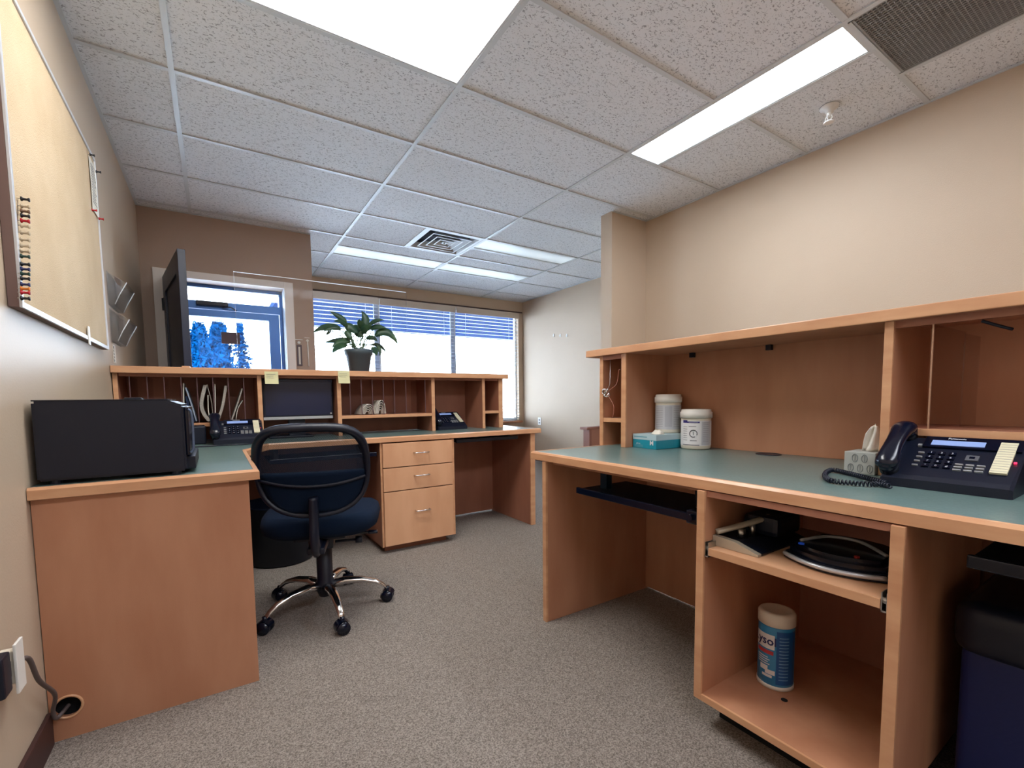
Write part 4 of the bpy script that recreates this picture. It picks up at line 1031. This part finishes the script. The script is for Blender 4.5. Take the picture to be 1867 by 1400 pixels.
# black oval device with silver lip
t = thing('label_machine', 'low black oval office device with curved silver front lip on the sliding shelf', 'office device', (1.42, -2.24, SZ))
yc = (-2.135-2.372)/2; hw_ = .115; 
def oval(s, d, x0=1.36):
    pts = []
    for k in range(25):
        u = k/24*2-1; pts.append((x0+.045*u*u, yc-hw_*s*u))
    pts += [(x0+.21*d, yc-hw_*s*.92), (x0+.24*d, yc-hw_*s*.5), (x0+.25*d, yc), (x0+.24*d, yc+hw_*s*.5), (x0+.21*d, yc+hw_*s*.92)]
    return pts
bm = bmesh.new(); prism(bm, oval(1, 1), SZ+.002, SZ+.020, .003); obj('base', bm, BLACK, t)
bm = bmesh.new(); prism(bm, [(x+.012, y) for x, y in oval(.92, .92)], SZ+.020, SZ+.045, .012); obj('top_cover', bm, BLACKG, t)
bm = bmesh.new(); P = [Vector((1.357+.045*(k/24*2-1)**2, yc-hw_*(k/24*2-1)*.97, SZ+.013)) for k in range(25)]; tube(bm, P, .006, 8); obj('silver_lip', bm, mat('lip_silver', (200, 202, 208), .3, .4), t, True)
bm = bmesh.new(); tube(bm, spline([(1.44, yc+.09, SZ+.046), (1.50, yc+.05, SZ+.056), (1.51, yc-.02, SZ+.058), (1.47, yc-.09, SZ+.048)], 6), .0045, 8); obj('lid_seam', bm, SILVER, t, True)
bm = bmesh.new(); cyl(bm, (1.41, yc+.075, SZ+.045), (1.41, yc+.075, SZ+.048), .007, n=12); obj('blue_button', bm, emis('blue_led', (30, 80, 200), .03), t)
bm = bmesh.new(); cyl(bm, (1.41, yc-.05, SZ+.045), (1.41, yc-.05, SZ+.048), .006, n=12); obj('red_button', bm, mat('red_btn', (180, 40, 30), .4), t)

# ------------------------------------------------------------------ canisters
def wrap(cx_, cy_, R_, a0, z0):
    return lambda x, y: Vector((cx_+R_*math.cos(a0+x/R_), cy_+R_*math.sin(a0+x/R_), z0+y))
def curved(bm, cx_, cy_, R_, a0, a1, z0, z1, n=14):
    v = [[bm.verts.new((cx_+R_*math.cos(a0+(a1-a0)*k/n), cy_+R_*math.sin(a0+(a1-a0)*k/n), z)) for k in range(n+1)] for z in (z0, z1)]
    for k in range(n): bm.faces.new((v[0][k], v[0][k+1], v[1][k+1], v[1][k]))
# disinfecting wipes in cabinet
cx_, cy_, R_ = 1.535, -2.062, .0490; zb = cz0+.0205; hgt = .235
t = thing('wipes_canister', 'blue disinfecting wipes canister with white lid inside the open cabinet', 'canister', (cx_, cy_, zb))
BLU = mat('label_blue', (40, 128, 186), .35, var=(9, (74, 160, 206), .4, .7)); BLU2 = mat('label_blue_dark', (22, 84, 150), .4)
bm = bmesh.new(); lathe(bm, [(0, 0), (R_-.004, 0), (R_, .004), (R_, .190), (R_-.003, .194), (0, .194)], 40, (cx_, cy_, zb)); obj('body', bm, BLU, t, True)
bm = bmesh.new(); lathe(bm, [(R_*.5, .001), (R_+.0016, .001), (R_+.0016, .012), (R_, .013)], 40, (cx_, cy_, zb)); obj('base_rim', bm, WHITE, t, True)
bm = bmesh.new(); lathe(bm, [(0, .194), (R_-.002, .194), (R_+.002, .197), (R_+.002, .228), (R_-.002, .234), (R_-.010, .236), (R_-.014, .233), (0, .233)], 40, (cx_, cy_, zb)); obj('lid', bm, IVORY, t, True)
av = math.atan2(CAM.y-cy_, CAM.x-cx_)
fcx = av-.62
bm = bmesh.new(); curved(bm, cx_, cy_, R_+.0006, fcx-.75, fcx+.55, zb+.125, zb+.170); lb = obj('logo_patch', bm, LABELW, t)
obj('brand_lettering', text_bm('Lysol', .036, wrap(cx_, cy_, R_+.0012, fcx-.08, zb+.149), .0008), mat('logo_navy', (24, 40, 100), .5), lb)
obj('pale_banner', (lambda bm: (curved(bm, cx_, cy_, R_+.0007, fcx-.6, fcx+.5, zb+.108, zb+.120), bm)[1])(bmesh.new()), mat('banner', (186, 60, 70), .5), t)
bm = bmesh.new()
for k in range(4): curved(bm, cx_, cy_, R_+.0008, fcx-.5, fcx+.2+.1*(k % 2), zb+.096-k*.007, zb+.099-k*.007, 6)
obj('small_print', bm, LABELW, t)
bm = bmesh.new()
for k, (da, dz, w_, h_) in enumerate(((-.3, .055, .5, .016), (.05, .046, .55, .014), (-.15, .036, .6, .008))): curved(bm, cx_, cy_, R_+.0008, fcx+da, fcx+da+w_, zb+dz, zb+dz+h_, 8)
obj('wipe_picture', bm, LABELW, t)
bm = bmesh.new(); curved(bm, cx_, cy_, R_+.0007, fcx+.65, fcx+1.9, zb+.020, zb+.185); obj('side_label', bm, BLU2, t)
bm = bmesh.new()
for k in range(14): curved(bm, cx_, cy_, R_+.0010, fcx+.8, fcx+1.35, zb+.035+k*.010, zb+.0375+k*.010, 5)
obj('side_print', bm, mat('print_pale', (120, 170, 210), .6), t)

def tub(label, cx_, cy_, zb, R_, hgt, front):
    t = thing('wipes_tub', label, 'canister', (cx_, cy_, zb), 0, 'white wipes tubs')
    bm = bmesh.new(); lathe(bm, [(0, 0), (R_*.9, 0), (R_*.97, .006), (R_*.98, .02), (R_*.98, hgt-.045), (R_*1.0, hgt-.040), (0, hgt-.040)], 44, (cx_, cy_, zb)); obj('body', bm, IVORY, t, True)
    bm = bmesh.new(); lathe(bm, [(0, hgt-.040), (R_*1.05, hgt-.040), (R_*1.05, hgt-.014), (R_*.99, hgt-.012), (R_*.97, hgt-.002), (R_*.90, hgt), (0, hgt)], 44, (cx_, cy_, zb)); obj('lid', bm, WHITE, t, True)
    av = math.atan2(CAM.y-cy_, CAM.x-cx_)
    bm = bmesh.new(); curved(bm, cx_, cy_, R_*.98+.0006, av-1.5, av+1.5, zb+.018, zb+hgt-.052, 30); lb = obj('label', bm, LABELW if front else LABELG, t)
    R2 = R_*.98+.0012
    if front:
        f0 = av-.38; bm = bmesh.new(); curved(bm, cx_, cy_, R2, f0-.58, f0+.62, zb+hgt*.66, zb+hgt*.70); 
        curved(bm, cx_, cy_, R2, f0-.58, f0-.2, zb+hgt*.70, zb+hgt*.73); obj('purple_band', bm, TEXTP, lb)
        bm = bmesh.new(); curved(bm, cx_, cy_, R2+.0005, f0-.1, f0+.5, zb+hgt*.677, zb+hgt*.684, 6); obj('band_print', bm, LABELG, lb)
        bm = bmesh.new(); pts = [wrap(cx_, cy_, R2+.0003, f0+.22, zb+hgt*.40)(.016*math.cos(q*PI/9-.4), .016*math.sin(q*PI/9-.4)) for q in range(17)]; tube(bm, pts, .0016, 5); obj('minute_ring', bm, TEXTD, lb)
        obj('minute_digit', text_bm('1', .02, wrap(cx_, cy_, R2+.0003, f0+.22, zb+hgt*.40)), TEXTD, lb)
        bm = bmesh.new()
        for k in range(7): curved(bm, cx_, cy_, R2, f0-.55, f0-.2+.12*((k*3) % 3), zb+hgt*(.56-k*.055), zb+hgt*(.56-k*.055)+.0018, 6)
        curved(bm, cx_, cy_, R2, f0-.1, f0+.4, zb+hgt*.57, zb+hgt*.57+.0025, 6); curved(bm, cx_, cy_, R2, f0-.0, f0+.45, zb+hgt*.22, zb+hgt*.22+.0025, 6)
        obj('small_print', bm, TEXTG, lb)
        bm = bmesh.new(); curved(bm, cx_, cy_, R2, f0-.58, f0+.62, zb+hgt*.11, zb+hgt*.125, 10); obj('black_rule', bm, TEXTD, lb)
        bm = bmesh.new(); curved(bm, cx_, cy_, R2, f0+.75, f0+1.5, zb+.022, zb+hgt-.055, 10); obj('side_label', bm, LABELG, lb)
    else:
        bm = bmesh.new(); curved(bm, cx_, cy_, R2, av-.25, av+.3, zb+.03, zb+hgt-.058, 8); obj('centre_column', bm, mat('col_grey', (178, 180, 188), .6), lb)
    bm = bmesh.new()
    for k in range(12):
        z = zb+hgt-.062-k*.0085
        if z < zb+.03: break
        for s0, s1 in ((((.85, 1.3),) if front else ((-1.1, -.4), (.42, 1.0)))): curved(bm, cx_, cy_, R2+.0003, (av-.38+s0) if front else av+s0, (av-.38+s1) if front else av+s1, z, z+.0022, 5)
    obj('fine_print', bm, mat('fp', (160, 162, 170), .8), lb)
BXT = RT+.066
tub('front white tub of wipes with purple band on the right desk', 1.965, -1.475, RT+.0005, .0655, .182, True)
tub('rear white tub of wipes standing on the teal glove box', 1.965, -1.322, BXT+.0005, .0605, .186, False)

# glove box
def gp(px, py): return onZ(px, py, RT)
A_ = gp(1154, 815); B_ = gp(1196, 820)
ang = math.atan2(B_.y-A_.y, B_.x-A_.x)
t = thing('glove_box', 'teal and white box of medium disposable gloves under the rear wipes tub', 'box', (A_.x, A_.y, RT+.0005), ang)
TEAL = mat('teal_card', (24, 142, 164), .45); TEALP = mat('pale_teal_card', (176, 200, 208), .45)
Lb = (B_-A_).length*1.0; Db = .215; Hb = .065
obj('carton', B(0, Lb, 0, Db, 0, Hb, .001), TEAL, t, world=False)
bm = bmesh.new(); box(bm, -.0004, Lb+.0004, -.0004, Db+.0004, Hb*.62, Hb+.0004); obj('pale_top_band', bm, TEALP, t, world=False)
obj('size_letter', text_bm('M', .03, lambda x, y: Vector((Lb*.82+x, -.001, Hb*.42+y)), .0006), LABELW, t, world=False)
obj('carton_lettering', text_bm('gloves', .010, lambda x, y: Vector((Lb*.25+x, -.001, Hb*.34+y))), LABELW, t, world=False)
bm = bmesh.new()
for k in range(3): box(bm, Lb*.08, Lb*.45, -.0012, -.0006, Hb*(.08+k*.07), Hb*(.08+k*.07)+.0015)
box(bm, Lb*.06, Lb*.62, -.0012, -.0006, Hb*.78, Hb*.86)
obj('small_print', bm, mat('teal_print', (110, 160, 176), .6), t, world=False)
bm = bmesh.new(); lathe(bm, [(.030, 0), (.024, .012), (.012, .02), (0, .018)], 12, (Lb*.75, .055, Hb+.0005))
for v in bm.verts: v.co += Vector((random.uniform(-.004, .004), random.uniform(-.004, .004), random.uniform(-.002, .003)))
obj('glove_tuft', bm, PAPER, t, True, world=False)

# tissue box
t = thing('tissue_box', 'small grey patterned tissue box with a white tissue beside the near phone', 'tissue box', (1.80, -2.17, RT+.0005))
q = onZ(1538, 861, RT); tx, ty = q.x, q.y
t.location = (tx+.05, ty-.05, RT+.0005)
TG = mat('tissue_card', (168, 170, 164), .6)
hT = .066
bm = bmesh.new(); box(bm, tx, tx+.10, ty-.078, ty, RT+.0005, RT+hT, .002); obj('carton', bm, TG, t)
PT_ = mat('carton_pattern', (126, 130, 130), .6)
bm = bmesh.new()
for r_ in range(2):
    for k in range(4):
        cyy = ty-.018-k*.024-(r_ % 2)*.010; czz = RT+.018+r_*.030
        if cyy < ty-.070: continue
        loop = [Vector((tx-.0008, cyy+.007*math.sin(a*PI/6), czz+.012*math.cos(a*PI/6))) for a in range(12)]
        tube(bm, loop, .0009, 4, True); tube(bm, [Vector((tx-.0008, cyy, czz-.009)), Vector((tx-.0008, cyy, czz+.009))], .001, 4)
obj('printed_pattern', bm, PT_, t)
bm = bmesh.new(); N = 9; V = []
for k in range(N):
    u = k/(N-1); row = []
    for i in range(9):
        v_ = i/8; wd = .034*(1-.35*u)*(1 if u < .8 else (1-u)*2.2+.55)
        row.append(bm.verts.new((tx+.05+.010*math.sin(v_*9+u*3)-.01*u, ty-.048+wd*(v_-.5)*1.3-.012*u, RT+hT+.001+u*.085-.02*abs(v_-.4)*u)))
    V.append(row)
for a, b_ in zip(V, V[1:]):
    for i in range(8): bm.faces.new((a[i], a[i+1], b_[i+1], b_[i]))
o = obj('tissue', bm, mat('tissue_white', (238, 232, 222), .8), t, True); md = o.modifiers.new('th', 'SOLIDIFY'); md.thickness = .0012

# ------------------------------------------------------------------ right hutch
HX = 1.745; HZ = 1.208; HTT = 1.240
t = thing('tall_hutch', 'long maple-edged hutch with corkboard-coloured back standing on the right desk', 'shelf unit', (1.9, -2.5, RT))
TY0 = onX(1067, 645, HX-.02).y
obj('top_board', B(HX-.010, XB+.05, YR, TY0-.008, HZ, HTT, .003), WOOD, t)
obj('top_edge', B(HX-.020, HX-.010, YR, TY0-.006, HZ-.001, HTT+.001, .003), EDGE, t)
obj('top_edge', B(HX-.018, XB+.05, TY0-.008, TY0, HZ-.001, HTT+.001, .003), EDGE, t)
obj('front_cleat', B(HX+.012, HX+.030, YR, -2.25, HZ-.020, HZ), WOODD, t)
obj('back_panel', B(XB-.02, XB, YR, -1.10, RT+.0005, HZ), WOOD, t)
for a, b_ in ((-1.100, -1.078), (-1.250, -1.222), (-2.252, -2.230), (-3.30, -3.28)):
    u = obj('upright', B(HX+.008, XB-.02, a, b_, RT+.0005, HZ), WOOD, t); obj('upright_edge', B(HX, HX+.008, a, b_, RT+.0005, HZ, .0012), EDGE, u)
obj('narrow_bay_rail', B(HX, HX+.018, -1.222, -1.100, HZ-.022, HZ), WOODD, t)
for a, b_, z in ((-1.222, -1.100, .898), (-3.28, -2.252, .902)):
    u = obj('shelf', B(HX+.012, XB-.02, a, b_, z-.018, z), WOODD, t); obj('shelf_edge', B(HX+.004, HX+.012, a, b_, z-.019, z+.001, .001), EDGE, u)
for px in (1697,):
    y = onX(px, 690, HX+.01).y; d = obj('divider', B(HX+.012, XB-.022, y-.0015, y+.0015, .9035, HZ-.021), ACRYD, t); obj('divider_edge', B(HX+.008, HX+.012, y-.0018, y+.0018, .9035, HZ-.021), mat('div_edge_pale', (170, 130, 104), .3), d)
y = onX(1755, 690, HX+.15).y; d = obj('divider', B(HX+.15, XB-.022, y-.001, y+.001, .9035, HZ-.04), ACRYD, t)
a = onX(1790, 580, HX+.02); bm = bmesh.new(); tube(bm, spline([(HX+.02, a.y, HZ-.024), (HX+.03, a.y-.02, HZ-.035), (HX+.05, a.y-.05, HZ-.05)], 4), .004, 6); tag(obj('cable_hook', bm, BLACK, smooth=True), 'thin dark hook hanging under the hutch top above the near phone', 'hook')
for px in (1260, 1400): p = onX(px, 640, XB-.05); obj('shelf_clip', B(p.x, p.x+.02, p.y-.01, p.y+.01, HZ-.022, HZ), BLACK, t)
# bulldog clip with wire in the narrow bay
yy = onX(1112, 715, HX+.02)
t = thing('hanging_clip', 'silver clip with thin wires hanging in the narrow bay of the right hutch', 'clip', (HX+.02, yy.y, yy.z-.03))
bm = bmesh.new(); random.seed(3)
c0 = Vector((HX-.004, yy.y, yy.z-.003))
loop = [c0+Vector((.008*math.sin(k*2.3), .017*math.cos(k*1.7), .020*math.sin(k*1.1))) for k in range(16)]
tube(bm, spline(loop, 3), .0026, 6); obj('clip_wire', bm, CHROME, t, True)
bm = bmesh.new(); tube(bm, spline([c0+Vector((0, .02, -.005)), c0+Vector((0, .028, .0)), c0+Vector((0, .022, .02)), c0+Vector((0, .012, .012))], 4), .003, 6); obj('clip_handle', bm, CHROME, t, True)
s0 = onX(1131, 674, HX-.003); s2 = onX(1114, 764, HX-.003); s3 = onX(1113, 652, HX+.02)
bm = bmesh.new(); tube(bm, spline([s0, s0+Vector((0, .01, -.004)), onX(1124, 700, HX-.004), c0+Vector((0, -.01, 0)), onX(1119, 740, HX-.004), onX(1117, 762, HX-.004)], 5), .0016, 6); obj('red_wire', bm, mat('wire_red', (170, 110, 92), .4), t, True)
bm = bmesh.new(); tube(bm, [s3, onX(1112, 700, HX+.01), c0], .0014, 6); obj('steel_rod', bm, STEEL, t, True)

# keyboard trays, bin
t = thing('keyboard_tray', 'wide black keyboard tray under the left part of the right desk', 'keyboard tray', (1.45, -1.65, .62))
bm = bmesh.new(); box(bm, 1.335, 1.62, -1.885, -1.37, .618, .630, .003); obj('shelf', bm, BLACK, t)
obj('front_lip', B(1.328, 1.340, -1.885, -1.37, .612, .636, .002), BLACKG, t)
for yy in (-1.45,): bm = bmesh.new(); box(bm, 1.42, 1.45, yy, yy+.035, .630, .7095); obj('bracket', bm, mat('bracket_teal', (14, 44, 66), .4), t)
bm = bmesh.new(); box(bm, 1.45, 1.50, -1.86, -1.83, .630, .7095); obj('bracket', bm, BLACK, t)
bm = bmesh.new(); box(bm, 1.325, 1.375, -1.925, -1.885, .606, .648, .004); cyl(bm, (1.323, -1.905, .628), (1.312, -1.905, .628), .010, n=14); obj('end_cap', bm, BLACKG, t)
t2 = kbtray('black keyboard tray under the near end of the right desk', 1.36, 1.66, -3.2, -2.505, .655, 'x')
t = thing('lidded_bin', 'dark blue bin with rounded black top under the near end of the right desk', 'bin', (1.67, -2.68, 0))
bm = bmesh.new(); box(bm, 1.52, 1.84, -2.93, -2.47, .005, .425, .02, 3); obj('body', bm, NAVYB, t, True)
bm = bmesh.new(); box(bm, 1.505, 1.855, -2.945, -2.455, .405, .53, .045, 4); obj('lid', bm, BLACK, t, True)
